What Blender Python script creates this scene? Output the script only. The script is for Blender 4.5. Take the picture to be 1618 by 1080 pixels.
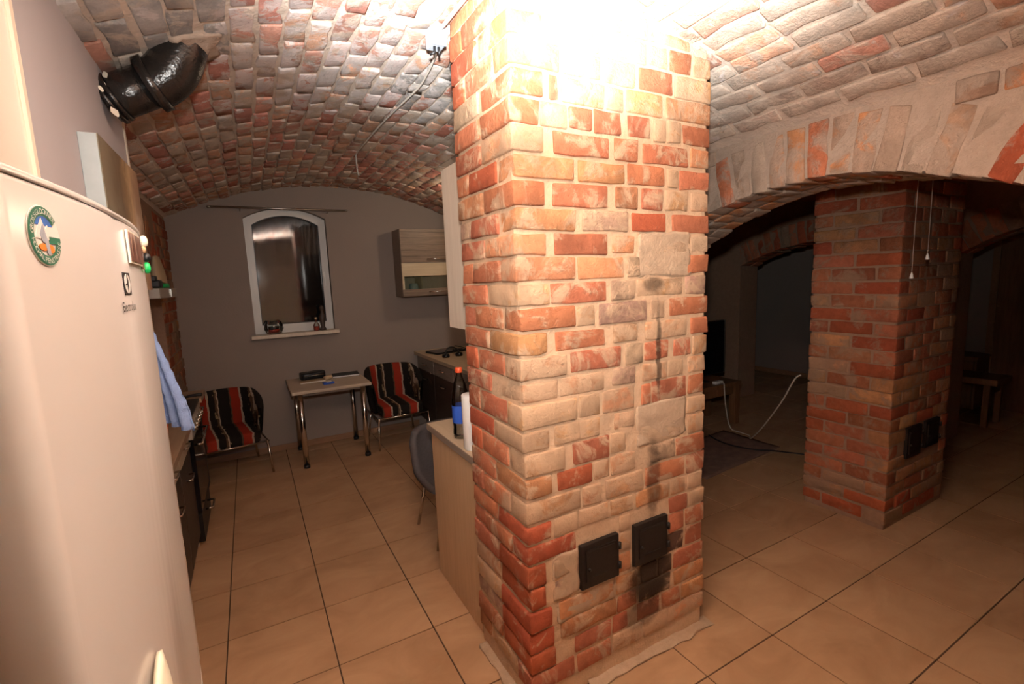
import bpy, math, random
from mathutils import Vector, Matrix, noise

# ------------------------------------------------------------------ camera, world, light
for o in list(bpy.data.objects): bpy.data.objects.remove(o, do_unlink=True)
scene = bpy.context.scene
COL = scene.collection
CAM_H = 1.7103
cd = bpy.data.cameras.new('camera'); cam = bpy.data.objects.new('camera', cd); COL.objects.link(cam)
RV = Vector((0.87395091, -0.48432099, -0.04053375)); UV_ = Vector((0.09992688, 0.09744403, 0.99021173)); FV = Vector((0.47563055, 0.86944686, -0.13355798))
cam.matrix_world = Matrix(((RV.x, UV_.x, -FV.x, 0), (RV.y, UV_.y, -FV.y, 0), (RV.z, UV_.z, -FV.z, CAM_H), (0, 0, 0, 1)))
cd.sensor_width = 36; cd.lens = 753.168 * 36 / 1618; cd.clip_start = 0.02; cd.clip_end = 60
scene.camera = cam

world = bpy.data.worlds.new('night'); scene.world = world; world.use_nodes = True
world.node_tree.nodes['Background'].inputs[0].default_value = (0.02, 0.022, 0.03, 1)
world.node_tree.nodes['Background'].inputs[1].default_value = 0.12

def light(name, kind, loc, energy, color, aim=None, **k):
    d = bpy.data.lights.new(name, kind); d.energy = energy; d.color = color
    for a, v in k.items(): setattr(d, a, v)
    o = bpy.data.objects.new(name, d); COL.objects.link(o); o.location = loc
    if aim is not None: o.rotation_euler = (Vector(aim) - Vector(loc)).to_track_quat('-Z', 'Y').to_euler()
    return o
# the photographer's flash, a hand above the lens, its head tilted up towards the top of the chimney
FLASH = (0.03, 0.03, CAM_H + 0.24)
light('flash_beam', 'SPOT', FLASH, 2250, (0.98, 1.0, 1.0), aim=(0.72, 1.0, 3.20), spot_size=math.radians(82), spot_blend=1.0, shadow_soft_size=0.04)
light('flash_spill', 'SPOT', FLASH, 142, (1.0, 0.97, 0.92), aim=(0.78, 1.32, 2.28), spot_size=math.radians(112), spot_blend=1.0, shadow_soft_size=0.04)
# the kitchen's own lamp, out of sight behind the chimney
light('kitchen_lamp', 'POINT', (1.98, 4.25, 2.42), 8, (1.0, 0.78, 0.55), shadow_soft_size=0.06)

vs = scene.view_settings
vs.view_transform = 'Standard'; vs.look = 'None'; vs.exposure = 0.24; vs.gamma = 1.0; vs.use_curve_mapping = False

# ------------------------------------------------------------------ helpers
rnd = random.Random(7)
def tag(o, label=None, cat=None, group=None, kind=None):
    if label: o['label'] = label
    if cat: o['category'] = cat
    if group: o['group'] = group
    if kind: o['kind'] = kind
    return o
def empty(name, loc=(0, 0, 0), rz=0, label=None, cat=None, group=None, kind=None):
    o = bpy.data.objects.new(name, None); COL.objects.link(o); o.location = loc; o.rotation_euler = (0, 0, rz)
    o.empty_display_size = 0.05
    return tag(o, label, cat, group, kind)
def link(name, me, mat=None, parent=None, loc=None, rot=None):
    o = bpy.data.objects.new(name, me); COL.objects.link(o)
    if mat is not None and len(me.materials) == 0: me.materials.append(mat)
    if loc is not None: o.location = loc
    if rot is not None: o.rotation_euler = rot
    if parent is not None: o.parent = parent
    return o

class MB:
    def __init__(s): s.v = []; s.f = []; s.c = []; s.sm = []
    def add(s, vs, fs, col=None, smooth=False):
        b = len(s.v); s.v += [tuple(p) for p in vs]; s.f += [tuple(b + i for i in f) for f in fs]
        s.c += [col or (1, 1, 1, 0)] * len(vs); s.sm += [smooth] * len(fs)
    def box(s, x0, x1, y0, y1, z0, z1, bev=0.0, M=None, smooth=False):
        if bev <= 0:
            vs = [(x, y, z) for x in (x0, x1) for y in (y0, y1) for z in (z0, z1)]
            fs = [(0, 1, 3, 2), (4, 6, 7, 5), (0, 4, 5, 1), (2, 3, 7, 6), (0, 2, 6, 4), (1, 5, 7, 3)]
        else:
            vs, fs = rough_box(x1 - x0, y1 - y0, z1 - z0, bev, 0, 0, seg=0)
            cx, cy, cz = (x0 + x1) / 2, (y0 + y1) / 2, (z0 + z1) / 2
            vs = [(p[0] + cx, p[1] + cy, p[2] + cz) for p in vs]
        if M is not None: vs = [tuple(M @ Vector(p)) for p in vs]
        s.add(vs, fs, smooth=smooth); return s
    def tube(s, pts, r, n=10, cap=True, closed=False):
        pts = [Vector(p) for p in pts]; rs = r if isinstance(r, (list, tuple)) else [r] * len(pts)
        m = len(pts); vs = []; fs = []
        t0 = (pts[1] - pts[0]).normalized(); a = Vector((0, 0, 1)) if abs(t0.z) < 0.9 else Vector((1, 0, 0))
        u = t0.cross(a).normalized()
        for i in range(m):
            if closed: t = (pts[(i + 1) % m] - pts[i - 1]).normalized()
            else: t = (pts[min(i + 1, m - 1)] - pts[max(i - 1, 0)]).normalized()
            u = (u - t * u.dot(t)).normalized(); w = t.cross(u)
            for k in range(n):
                an = 2 * math.pi * k / n; vs.append(pts[i] + (u * math.cos(an) + w * math.sin(an)) * rs[i])
        for i in range(m if closed else m - 1):
            j = (i + 1) % m
            for k in range(n): fs.append((i * n + k, i * n + (k + 1) % n, j * n + (k + 1) % n, j * n + k))
        if cap and not closed: fs.append(tuple(range(n))[::-1]); fs.append(tuple((m - 1) * n + k for k in range(n)))
        s.add(vs, fs, smooth=True); return s
    def lathe(s, prof, n=24, c=(0, 0, 0), M=None, cap=True):
        vs = []; fs = []
        for r, z in prof:
            for k in range(n):
                a = 2 * math.pi * k / n; vs.append(Vector((r * math.cos(a), r * math.sin(a), z)))
        for i in range(len(prof) - 1):
            for k in range(n): fs.append((i * n + k, i * n + (k + 1) % n, (i + 1) * n + (k + 1) % n, (i + 1) * n + k))
        if cap: fs.append(tuple(range(n))[::-1]); fs.append(tuple((len(prof) - 1) * n + k for k in range(n)))
        if M is not None: vs = [M @ p for p in vs]
        s.add([p + Vector(c) for p in vs], fs, smooth=True); return s
    def grid(s, P, nu, nv, closed_u=False, flip=False):
        vs = [P(i, j) for i in range(nu) for j in range(nv)]; fs = []
        for i in range(nu if closed_u else nu - 1):
            for j in range(nv - 1):
                q = (i * nv + j, ((i + 1) % nu) * nv + j, ((i + 1) % nu) * nv + j + 1, i * nv + j + 1)
                fs.append(q[::-1] if flip else q)
        s.add(vs, fs, smooth=True); return s
    def prism(s, poly, z0, z1, M=None):
        n = len(poly); vs = [Vector((p[0], p[1], z0)) for p in poly] + [Vector((p[0], p[1], z1)) for p in poly]
        fs = [tuple(range(n))[::-1], tuple(range(n, 2 * n))] + [(i, (i + 1) % n, n + (i + 1) % n, n + i) for i in range(n)]
        if M is not None: vs = [M @ p for p in vs]
        s.add(vs, fs); return s
    def mesh(s, name):
        me = bpy.data.meshes.new(name); me.from_pydata(s.v, [], s.f); me.update()
        me.polygons.foreach_set('use_smooth', s.sm)
        return me
    def colmesh(s, name):
        me = s.mesh(name); a = me.color_attributes.new('col', 'FLOAT_COLOR', 'POINT')
        a.data.foreach_set('color', [x for c in s.c for x in c]); return me
    def build(s, name, mat, parent=None, loc=None, rot=None):
        return link(name, s.mesh(name), mat, parent, loc, rot)

def rough_box(dx, dy, dz, r, amp, seed, seg=1, drop_back=None):
    """box of the given size about its own centre with softened, uneven edges"""
    L = (dx, dy, dz); ax = []
    for d in L:
        h = d / 2; rr = min(r, h * 0.45)
        c = [-h, -h + rr, h - rr, h]
        if seg and d > 0.1: c = [-h, -h + rr] + [-h + rr + (d - 2 * rr) * t / (seg + 1) for t in range(1, seg + 1)] + [h - rr, h]
        ax.append(c)
    idx = {}; vs = []; fs = []
    off = Vector((seed * 3.17, seed * 1.31, seed * 7.7))
    def vert(i, j, k):
        key = (i, j, k)
        if key in idx: return idx[key]
        p = [ax[0][i], ax[1][j], ax[2][k]]
        q = [max(-L[a] / 2 + min(r, L[a] * 0.225), min(L[a] / 2 - min(r, L[a] * 0.225), p[a])) for a in range(3)]
        nv = Vector((p[0] - q[0], p[1] - q[1], p[2] - q[2]))
        if nv.length > 1e-9:
            rad = max(abs(nv.x), abs(nv.y), abs(nv.z)); pv = Vector(q) + nv.normalized() * rad
        else: pv = Vector(p)
        if amp:
            pv = pv + noise.noise_vector(pv * 14 + off) * amp + noise.noise_vector(pv * 45 + off) * amp * 0.55
        idx[key] = len(vs); vs.append(pv); return idx[key]
    n = [len(a) - 1 for a in ax]
    for side in range(6):
        if side == drop_back: continue
        a = side // 2; e = 0 if side % 2 == 0 else n[a]; b, c = (a + 1) % 3, (a + 2) % 3
        for i in range(n[b]):
            for j in range(n[c]):
                q = []
                for (u, w) in ((0, 0), (1, 0), (1, 1), (0, 1)):
                    t = [0, 0, 0]; t[a] = e; t[b] = i + u; t[c] = j + w; q.append(vert(*t))
                fs.append(tuple(q) if e else tuple(q[::-1]))
    return vs, fs

# ------------------------------------------------------------------ materials
class NT:
    def __init__(s, name):
        s.m = bpy.data.materials.new(name); s.m.use_nodes = True; s.t = s.m.node_tree; s.t.nodes.clear()
        s.out = s.n('ShaderNodeOutputMaterial')
    def n(s, typ, **k):
        x = s.t.nodes.new(typ)
        for a, v in k.items():
            if a.startswith('i_'):
                key = a[2:]; key = int(key) if key.isdigit() else key.replace('_', ' ')
                s.set(x.inputs[key], v)
            else: setattr(x, a, v)
        return x
    def set(s, sock, v):
        if hasattr(v, 'links') or hasattr(v, 'is_output'): s.t.links.new(v, sock)
        elif hasattr(v, 'outputs'): s.t.links.new(v.outputs[0], sock)
        else:
            if isinstance(v, (tuple, list)) and len(v) == 3 and sock.type == 'RGBA': v = tuple(v) + (1,)
            sock.default_value = v
    def noise(s, scale, detail=3, rough=0.55, vec=None, dist=0.0):
        x = s.n('ShaderNodeTexNoise'); s.set(x.inputs['Scale'], scale); x.inputs['Detail'].default_value = detail
        x.inputs['Roughness'].default_value = rough; x.inputs['Distortion'].default_value = dist
        if vec is not None: s.set(x.inputs['Vector'], vec)
        return x.outputs['Fac']
    def math(s, op, a, b=0.0, clamp=False):
        x = s.n('ShaderNodeMath', operation=op, use_clamp=clamp); s.set(x.inputs[0], a); s.set(x.inputs[1], b); return x.outputs[0]
    def mix(s, fac, a, b, mode='MIX'):
        x = s.n('ShaderNodeMix', data_type='RGBA', blend_type=mode); s.set(x.inputs[0], fac); s.set(x.inputs[6], a); s.set(x.inputs[7], b); return x.outputs[2]
    def ramp(s, fac, stops, interp='LINEAR'):
        x = s.n('ShaderNodeValToRGB'); s.set(x.inputs[0], fac); e = x.color_ramp; e.interpolation = interp
        while len(e.elements) < len(stops): e.elements.new(0.5)
        for el, (p, c) in zip(e.elements, stops):
            el.position = p; el.color = tuple(c) + (1,) if isinstance(c, (tuple, list)) else (c, c, c, 1)
        return x.outputs[0]
    def smooth(s, v, a, b):
        x = s.n('ShaderNodeMapRange', interpolation_type='SMOOTHSTEP'); s.set(x.inputs[0], v); x.inputs[1].default_value = a; x.inputs[2].default_value = b; return x.outputs[0]
    def pos(s): return s.n('ShaderNodeNewGeometry').outputs['Position']
    def obj(s): return s.n('ShaderNodeTexCoord').outputs['Object']
    def mapping(s, vec, scale=(1, 1, 1), loc=(0, 0, 0), rot=(0, 0, 0)):
        x = s.n('ShaderNodeMapping'); s.set(x.inputs[0], vec); x.inputs[1].default_value = loc; x.inputs[2].default_value = rot; x.inputs[3].default_value = scale; return x.outputs[0]
    def bump(s, h, strength, dist):
        x = s.n('ShaderNodeBump'); s.set(x.inputs['Height'], h); x.inputs['Strength'].default_value = strength; x.inputs['Distance'].default_value = dist; return x.outputs[0]
    def done(s, col, rough=0.7, normal=None, metal=0.0, spec=0.4, **k):
        b = s.n('ShaderNodeBsdfPrincipled'); s.set(b.inputs['Base Color'], col); s.set(b.inputs['Roughness'], rough); s.set(b.inputs['Metallic'], metal)
        s.set(b.inputs['Specular IOR Level'], spec)
        if normal is not None: s.set(b.inputs['Normal'], normal)
        for a, v in k.items(): s.set(b.inputs[a.replace('_', ' ')], v)
        s.t.links.new(b.outputs[0], s.out.inputs[0]); return s.m

def plain(name, c, rough=0.5, metal=0.0, var=0.08, scale=6, bump=0.0, bscale=120, spec=0.4, **k):
    t = NT(name); p = t.obj(); n = t.noise(scale, 4, vec=p)
    col = t.mix(n, tuple(x * (1 - var) for x in c), tuple(min(1, x * (1 + var)) for x in c))
    nm = t.bump(t.noise(bscale, 3, vec=p), bump, 0.004) if bump else None
    return t.done(col, rough, nm, metal, spec, **k)

def wood(name, dark, lightc, axis=2, scale=1.0, rough=0.45):
    t = NT(name); sc = [14 * scale] * 3; sc[axis] = 0.9 * scale
    v = t.mapping(t.obj(), tuple(sc)); n = t.noise(3.0, 6, 0.6, v, 0.6); n2 = t.noise(14, 4, 0.6, v)
    f = t.math('ADD', t.math('MULTIPLY', n, 0.7), t.math('MULTIPLY', n2, 0.3))
    return t.done(t.ramp(f, [(0.3, dark), (0.7, lightc)]), rough, t.bump(n2, 0.15, 0.002))

MORTAR = (0.60, 0.41, 0.265)
def brick_material(name, mortar, stains=(), efflor=None, smear_scale=9, rnd_amt=0.25, smear_bias=0.0):
    t = NT(name); p = t.pos(); a = t.n('ShaderNodeAttribute', attribute_name='col')
    rv = t.n('ShaderNodeObjectInfo').outputs['Random']
    n1 = t.noise(26, 5, 0.65, p); n2 = t.noise(smear_scale, 6, 0.65, p, 0.6); n3 = t.noise(110, 4, 0.6, p)
    val = t.math('ADD', 1 - rnd_amt / 2, t.math('MULTIPLY', rv, rnd_amt))
    val = t.math('MULTIPLY', val, t.math('ADD', 0.62, t.math('MULTIPLY', n1, 0.76)))
    col = t.mix(1.0, a.outputs['Color'], t.n('ShaderNodeCombineColor', i_0=val, i_1=val, i_2=val).outputs[0], 'MULTIPLY')
    th = t.math('SUBTRACT', t.math('ADD', n2, t.math('MULTIPLY', t.math('ADD', a.outputs['Alpha'], smear_bias), 0.5)), 0.55)
    sm = t.math('MULTIPLY', t.smooth(th, 0.0, 0.14), 0.85)
    col = t.mix(sm, col, t.mix(n1, tuple(x * 0.8 for x in mortar), tuple(min(1, x * 1.15) for x in mortar)))
    xyz = t.n('ShaderNodeSeparateXYZ', i_0=p)
    if efflor:
        c, rad, ecol, lo, hi = efflor
        d = t.n('ShaderNodeVectorMath', operation='DISTANCE'); t.set(d.inputs[0], p); d.inputs[1].default_value = c
        fall = t.math('SUBTRACT', 1.0, t.smooth(d.outputs['Value'], rad * 0.25, rad))
        e = t.math('ADD', t.noise(7, 6, 0.7, p, 0.4), t.math('MULTIPLY', fall, 0.16))
        col = t.mix(t.math('MULTIPLY', t.smooth(e, lo, hi), 0.8), col, ecol)
    for (sx, sz, wx, wz, amt, y0, y1) in stains:
        dx = t.math('DIVIDE', t.math('SUBTRACT', xyz.outputs[0], sx), wx); dz = t.math('DIVIDE', t.math('SUBTRACT', xyz.outputs[2], sz), wz)
        d2 = t.math('ADD', t.math('MULTIPLY', dx, dx), t.math('MULTIPLY', dz, dz))
        d2 = t.math('ADD', d2, t.math('MULTIPLY', t.math('SUBTRACT', n2, 0.5), 1.6))
        f = t.math('MULTIPLY', t.math('SUBTRACT', 1.0, t.smooth(d2, 0.15, 1.0)), amt)
        inside = t.math('MULTIPLY', t.math('GREATER_THAN', xyz.outputs[1], y0), t.math('LESS_THAN', xyz.outputs[1], y1))
        col = t.mix(t.math('MULTIPLY', f, inside), col, (0.035, 0.022, 0.014))
    n5 = t.noise(48, 9, 0.72, p, 1.2)
    vo = t.n('ShaderNodeTexVoronoi', feature='DISTANCE_TO_EDGE'); t.set(vo.inputs['Vector'], t.n('ShaderNodeVectorMath', operation='ADD', i_0=p, i_1=t.n("ShaderNodeTexNoise", i_Scale=14.0).outputs["Color"]).outputs[0]); vo.inputs['Scale'].default_value = 13
    crack = t.math('MULTIPLY', t.math('SUBTRACT', 1.0, t.smooth(vo.outputs['Distance'], 0.0, 0.025)), t.smooth(t.noise(5, 2, 0.5, p), 0.52, 0.62))
    col = t.mix(t.math('MULTIPLY', crack, 0.45), col, (0.10, 0.055, 0.035))
    h = t.math('ADD', t.math('MULTIPLY', n1, 0.7), t.math('ADD', t.math('MULTIPLY', n5, 0.8), t.math('ADD', t.math('MULTIPLY', n3, 0.2), t.math('MULTIPLY', sm, 0.25))))
    h = t.math('SUBTRACT', h, t.math('MULTIPLY', crack, 0.35))
    return t.done(col, 0.9, t.bump(h, 0.9, 0.011), 0, 0.2)

PILLAR_STAINS = [(1.44, 0.36, 0.17, 0.16, 0.92, 1.3, 1.6), (1.50, 1.38, 0.018, 0.26, 0.75, 1.3, 1.6), (1.47, 0.82, 0.05, 0.22, 0.6, 1.3, 1.6), (1.40, 0.20, 0.16, 0.08, 0.6, 1.3, 1.6), (1.47, 1.66, 0.07, 0.04, 0.7, 1.3, 1.6)]
M = {}
M['brick'] = brick_material('old_brick', MORTAR, PILLAR_STAINS)
M['brick_vault'] = brick_material('vault_brick', (0.62, 0.52, 0.43), efflor=((0.50, 2.45, 2.71), 1.0, (0.70, 0.62, 0.59), 0.60, 0.66), rnd_amt=0.5, smear_bias=0.05)
M['brick_arch'] = brick_material('arch_brick', (0.43, 0.335, 0.265), rnd_amt=0.3, smear_bias=0.10, smear_scale=7)
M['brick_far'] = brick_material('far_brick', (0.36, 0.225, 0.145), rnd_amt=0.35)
def mortar_mat(name, c, stains=()):
    t = NT(name); p = t.pos(); n = t.noise(22, 6, 0.7, p); n2 = t.noise(90, 4, 0.6, p)
    col = t.mix(n, tuple(x * 0.72 for x in c), tuple(min(1, x * 1.2) for x in c))
    xyz = t.n('ShaderNodeSeparateXYZ', i_0=p); nn = t.noise(9, 6, 0.65, p, 0.6)
    for (sx, sz, wx, wz, amt, y0, y1) in stains:
        dx = t.math('DIVIDE', t.math('SUBTRACT', xyz.outputs[0], sx), wx); dz = t.math('DIVIDE', t.math('SUBTRACT', xyz.outputs[2], sz), wz)
        d2 = t.math('ADD', t.math('ADD', t.math('MULTIPLY', dx, dx), t.math('MULTIPLY', dz, dz)), t.math('MULTIPLY', t.math('SUBTRACT', nn, 0.5), 1.6))
        f = t.math('MULTIPLY', t.math('SUBTRACT', 1.0, t.smooth(d2, 0.15, 1.0)), amt)
        inside = t.math('MULTIPLY', t.math('GREATER_THAN', xyz.outputs[1], y0), t.math('LESS_THAN', xyz.outputs[1], y1))
        col = t.mix(t.math('MULTIPLY', f, inside), col, (0.035, 0.022, 0.014))
    return t.done(col, 0.92, t.bump(t.math('ADD', n, t.math('MULTIPLY', n2, 0.4)), 0.8, 0.01), 0, 0.2)
M['mortar'] = mortar_mat('pillar_mortar', MORTAR, PILLAR_STAINS)
M['mortar_vault'] = mortar_mat('vault_mortar', (0.68, 0.56, 0.46))
M['mortar_arch'] = mortar_mat('arch_mortar', (0.40, 0.31, 0.245))
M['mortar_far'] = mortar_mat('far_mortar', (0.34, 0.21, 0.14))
M['patch'] = mortar_mat('patch_mortar', (0.50, 0.36, 0.245))

def tile_mat():
    t = NT('floor_tile'); p = t.pos(); n = t.noise(2.6, 6, 0.6, t.mapping(p, (1, 1.6, 1)), 0.8); n2 = t.noise(40, 3, 0.6, p)
    rv = t.n('ShaderNodeObjectInfo').outputs['Random']
    f = t.math('ADD', t.math('MULTIPLY', n, 0.85), t.math('MULTIPLY', rv, 0.15))
    col = t.ramp(f, [(0.3, (0.37, 0.212, 0.112)), (0.7, (0.53, 0.33, 0.188))])
    return t.done(col, t.math('ADD', 0.34, t.math('MULTIPLY', n2, 0.14)), t.bump(n2, 0.05, 0.002), 0, 0.35)
M['tile'] = tile_mat()
M['grout'] = plain('grout', (0.09, 0.055, 0.035), 0.9, var=0.2, spec=0.1)
M['wall_grey'] = plain('grey_wall_paint', (0.30, 0.245, 0.212), 0.85, var=0.06, scale=2.5, bump=0.25, bscale=60, spec=0.2)
M['wall_lilac'] = plain('lilac_wall_paint', (0.43, 0.415, 0.43), 0.8, var=0.04, scale=3, bump=0.15, bscale=80, spec=0.2)
M['cream'] = plain('cream_paint', (0.84, 0.76, 0.62), 0.55, var=0.04, bump=0.1, bscale=30)
M['fridge'] = plain('fridge_enamel', (0.64, 0.62, 0.59), 0.2, var=0.01, scale=3, spec=0.5)
M['fridge_grey'] = plain('fridge_grey', (0.42, 0.38, 0.33), 0.4)
M['gasket'] = plain('gasket', (0.10, 0.09, 0.08), 0.7)
M['pipe'] = plain('tar_black', (0.012, 0.010, 0.009), 0.22, var=0.3, scale=30, bump=0.45, bscale=90, spec=0.6)
M['iron'] = plain('black_iron', (0.018, 0.014, 0.012), 0.5, var=0.3, scale=20, bump=0.2, metal=0.3)
M['rust'] = plain('rusty_iron', (0.16, 0.07, 0.04), 0.55, var=0.5, scale=30, bump=0.5, bscale=60)
M['chrome'] = plain('chrome', (0.72, 0.68, 0.62), 0.16, metal=1.0, var=0.03)
M['steel'] = plain('dull_steel', (0.50, 0.46, 0.40), 0.35, metal=1.0, var=0.08)
M['white_plastic'] = plain('white_plastic', (0.78, 0.77, 0.74), 0.4, var=0.03)
M['white_frame'] = plain('window_frame_white', (0.74, 0.72, 0.68), 0.35, var=0.03)
M['black'] = plain('black_plastic', (0.012, 0.012, 0.013), 0.4, var=0.2)
M['screen'] = plain('dark_screen', (0.006, 0.006, 0.008), 0.12, var=0.1)
M['wood_pale'] = wood('pale_wood_decor', (0.53, 0.345, 0.195), (0.66, 0.455, 0.275))
M['wood_cream'] = wood('cream_wood_decor', (0.62, 0.52, 0.41), (0.74, 0.64, 0.52))
M['wood_zebra'] = wood('grey_brown_decor', (0.15, 0.105, 0.075), (0.30, 0.22, 0.16), axis=0, scale=1.6)
M['wood_strip'] = wood('light_decor_strip', (0.52, 0.42, 0.28), (0.66, 0.55, 0.38), axis=0)
M['wood_dark'] = wood('dark_door_decor', (0.030, 0.020, 0.016), (0.065, 0.045, 0.035), axis=1)
M['wood_grey'] = wood('grey_worktop_edge', (0.22, 0.175, 0.14), (0.32, 0.26, 0.21), axis=1)
M['worktop'] = wood('worktop_beech', (0.44, 0.33, 0.215), (0.55, 0.43, 0.29), axis=1)
M['worktop_brown'] = wood('worktop_brown', (0.30, 0.20, 0.13), (0.40, 0.28, 0.18), axis=1)
M['table_top'] = wood('table_decor', (0.46, 0.37, 0.28), (0.58, 0.48, 0.37), axis=0)
M['wood_brown'] = wood('brown_wood', (0.14, 0.062, 0.028), (0.26, 0.13, 0.06))
M['wood_skirting'] = wood('skirting_wood', (0.25, 0.13, 0.07), (0.36, 0.20, 0.11), axis=0)
M['white_front'] = plain('pale_cabinet_front', (0.50, 0.42, 0.33), 0.45, var=0.05)
M['grey_fabric'] = plain('grey_fabric', (0.115, 0.10, 0.10), 0.95, var=0.25, scale=60, bump=0.5, bscale=300, spec=0.1)
M['blue_towel'] = plain('blue_terry', (0.25, 0.36, 0.62), 0.95, var=0.2, scale=25, bump=0.7, bscale=260, spec=0.1)
M['paper'] = plain('tissue_paper', (0.80, 0.78, 0.74), 0.9, var=0.02, bump=0.2, bscale=200)
M['card'] = plain('paper_card', (0.42, 0.31, 0.19), 0.7, var=0.1)
M['green'] = plain('green_plastic', (0.01, 0.42, 0.10), 0.35, var=0.1)
M['red'] = plain('red_plastic', (0.60, 0.05, 0.025), 0.35, var=0.1)
M['orange'] = plain('orange_red_plastic', (0.75, 0.10, 0.03), 0.35, var=0.1)
M['blue'] = plain('blue_plastic', (0.03, 0.10, 0.50), 0.4, var=0.1)
M['pearl'] = plain('pearl_white', (0.80, 0.78, 0.62), 0.3, var=0.05)
M['tan'] = plain('tan_ceramic', (0.55, 0.33, 0.18), 0.4, var=0.1)
M['sticker_green'] = plain('sticker_green', (0.02, 0.15, 0.09), 0.4, var=0.02)
M['sticker_white'] = plain('sticker_white', (0.82, 0.80, 0.76), 0.4, var=0.02)
M['sticker_blue'] = plain('sticker_blue', (0.03, 0.13, 0.45), 0.4, var=0.3, scale=60)
M['sticker_grey'] = plain('sticker_grey', (0.32, 0.36, 0.42), 0.4, var=0.5, scale=90)
M['sticker_orange'] = plain('sticker_orange', (0.75, 0.22, 0.03), 0.4, var=0.2)
M['ink'] = plain('black_ink', (0.015, 0.013, 0.012), 0.4, var=0.05)
M['cable_white'] = plain('white_cable', (0.62, 0.57, 0.50), 0.5, var=0.05)
M['rug'] = plain('pale_rug', (0.22, 0.14, 0.11), 0.95, var=0.4, scale=14, bump=0.5, bscale=120, spec=0.1)
def glass_mat(name, tint=(0.9, 0.95, 0.95), streak=False, rough=0.02):
    t = NT(name); r = rough
    g = t.n('ShaderNodeBsdfGlossy'); g.inputs['Color'].default_value = (0.9, 0.9, 0.9, 1)
    tr = t.n('ShaderNodeBsdfTransparent'); tr.inputs['Color'].default_value = tuple(tint) + (1,)
    fr = t.n('ShaderNodeFresnel'); fr.inputs['IOR'].default_value = 1.6
    fac = t.math('ADD', fr.outputs[0], 0.06, True)
    if streak:
        v = t.mapping(t.obj(), (26, 1, 2.2)); n = t.noise(1.6, 6, 0.7, v, 0.7)
        g.inputs['Roughness'].default_value = 0.05
        df = t.n('ShaderNodeBsdfDiffuse'); df.inputs['Color'].default_value = (0.30, 0.28, 0.26, 1)
        z = t.n('ShaderNodeSeparateXYZ', i_0=t.obj()).outputs[2]
        dirt = t.math('MULTIPLY', t.smooth(n, 0.35, 0.75), t.math('MULTIPLY', t.smooth(z, 1.75, 2.2), 0.55))
        m1 = t.n('ShaderNodeMixShader'); t.set(m1.inputs[0], fac); t.t.links.new(tr.outputs[0], m1.inputs[1]); t.t.links.new(g.outputs[0], m1.inputs[2])
        m2 = t.n('ShaderNodeMixShader'); t.set(m2.inputs[0], dirt); t.t.links.new(m1.outputs[0], m2.inputs[1]); t.t.links.new(df.outputs[0], m2.inputs[2])
        t.t.links.new(m2.outputs[0], t.out.inputs[0]); return t.m
    g.inputs['Roughness'].default_value = r
    m1 = t.n('ShaderNodeMixShader'); t.set(m1.inputs[0], fac); t.t.links.new(tr.outputs[0], m1.inputs[1]); t.t.links.new(g.outputs[0], m1.inputs[2])
    t.t.links.new(m1.outputs[0], t.out.inputs[0]); return t.m
M['window_glass'] = glass_mat('window_glass', (0.75, 0.8, 0.8), True)
M['glass'] = glass_mat('clear_glass', (0.86, 0.88, 0.86))
M['cab_glass'] = glass_mat('cabinet_glass', (0.86, 0.89, 0.84))
M['night'] = plain('night_black', (0.010, 0.010, 0.013), 0.95, var=0.5)  # near-black, the dark of night put into the backdrop's colour
def stripes():
    t = NT('striped_upholstery'); o = t.obj(); n = t.noise(16, 3, 0.6, o); x = t.n('ShaderNodeSeparateXYZ', i_0=o)
    u = t.math('ADD', t.math('MULTIPLY', x.outputs[0], 3.6), t.math('MULTIPLY', t.math('SUBTRACT', n, 0.5), 0.10))
    u = t.math('FRACT', t.math('ADD', u, 10.08))
    B = (0.018, 0.014, 0.012); Rd = (0.33, 0.035, 0.018); Wt = (0.42, 0.33, 0.24); Br = (0.10, 0.06, 0.035)
    col = t.ramp(u, [(0.0, B), (0.30, Br), (0.34, Rd), (0.56, Rd), (0.60, Wt), (0.66, B), (0.82, B), (0.86, Br), (0.92, Wt), (0.955, B)], 'CONSTANT')
    patch = t.math('MULTIPLY', t.smooth(t.noise(24, 2, 0.5, t.mapping(o, (1, 1, 0.8))), 0.60, 0.64), 0.6)
    isb = t.math('GREATER_THAN', u, 0.82)
    col = t.mix(t.math('MULTIPLY', patch, isb), col, (0.45, 0.33, 0.18))
    return t.done(col, 0.95, t.bump(t.noise(300, 2, 0.5, o), 0.4, 0.003), 0, 0.1)
M['stripes'] = stripes()
def canvas_mat():
    t = NT('canvas_print'); o = t.obj(); x = t.n('ShaderNodeSeparateXYZ', i_0=o); n = t.noise(7, 5, 0.6, o, 1.0)
    u = t.math('ADD', x.outputs[1], t.math('MULTIPLY', t.math('SUBTRACT', n, 0.5), 0.35))
    col = t.ramp(t.smooth(u, -0.27, 0.27), [(0.0, (0.22, 0.19, 0.13)), (0.35, (0.14, 0.10, 0.06)), (0.6, (0.30, 0.20, 0.10)), (0.8, (0.55, 0.40, 0.22)), (1.0, (0.32, 0.20, 0.12))])
    pale = t.smooth(t.math('ADD', t.noise(4.2, 3, 0.5, t.mapping(o, loc=(2, 1.3, 0.2))), t.math('MULTIPLY', x.outputs[2], -0.7)), 0.58, 0.70)
    col = t.mix(pale, col, (0.62, 0.55, 0.48))
    return t.done(col, 0.35, None, 0, 0.4)
M['canvas'] = canvas_mat()
M['canvas_side'] = plain('canvas_edge', (0.40, 0.46, 0.47), 0.5, var=0.25, scale=9)
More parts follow.
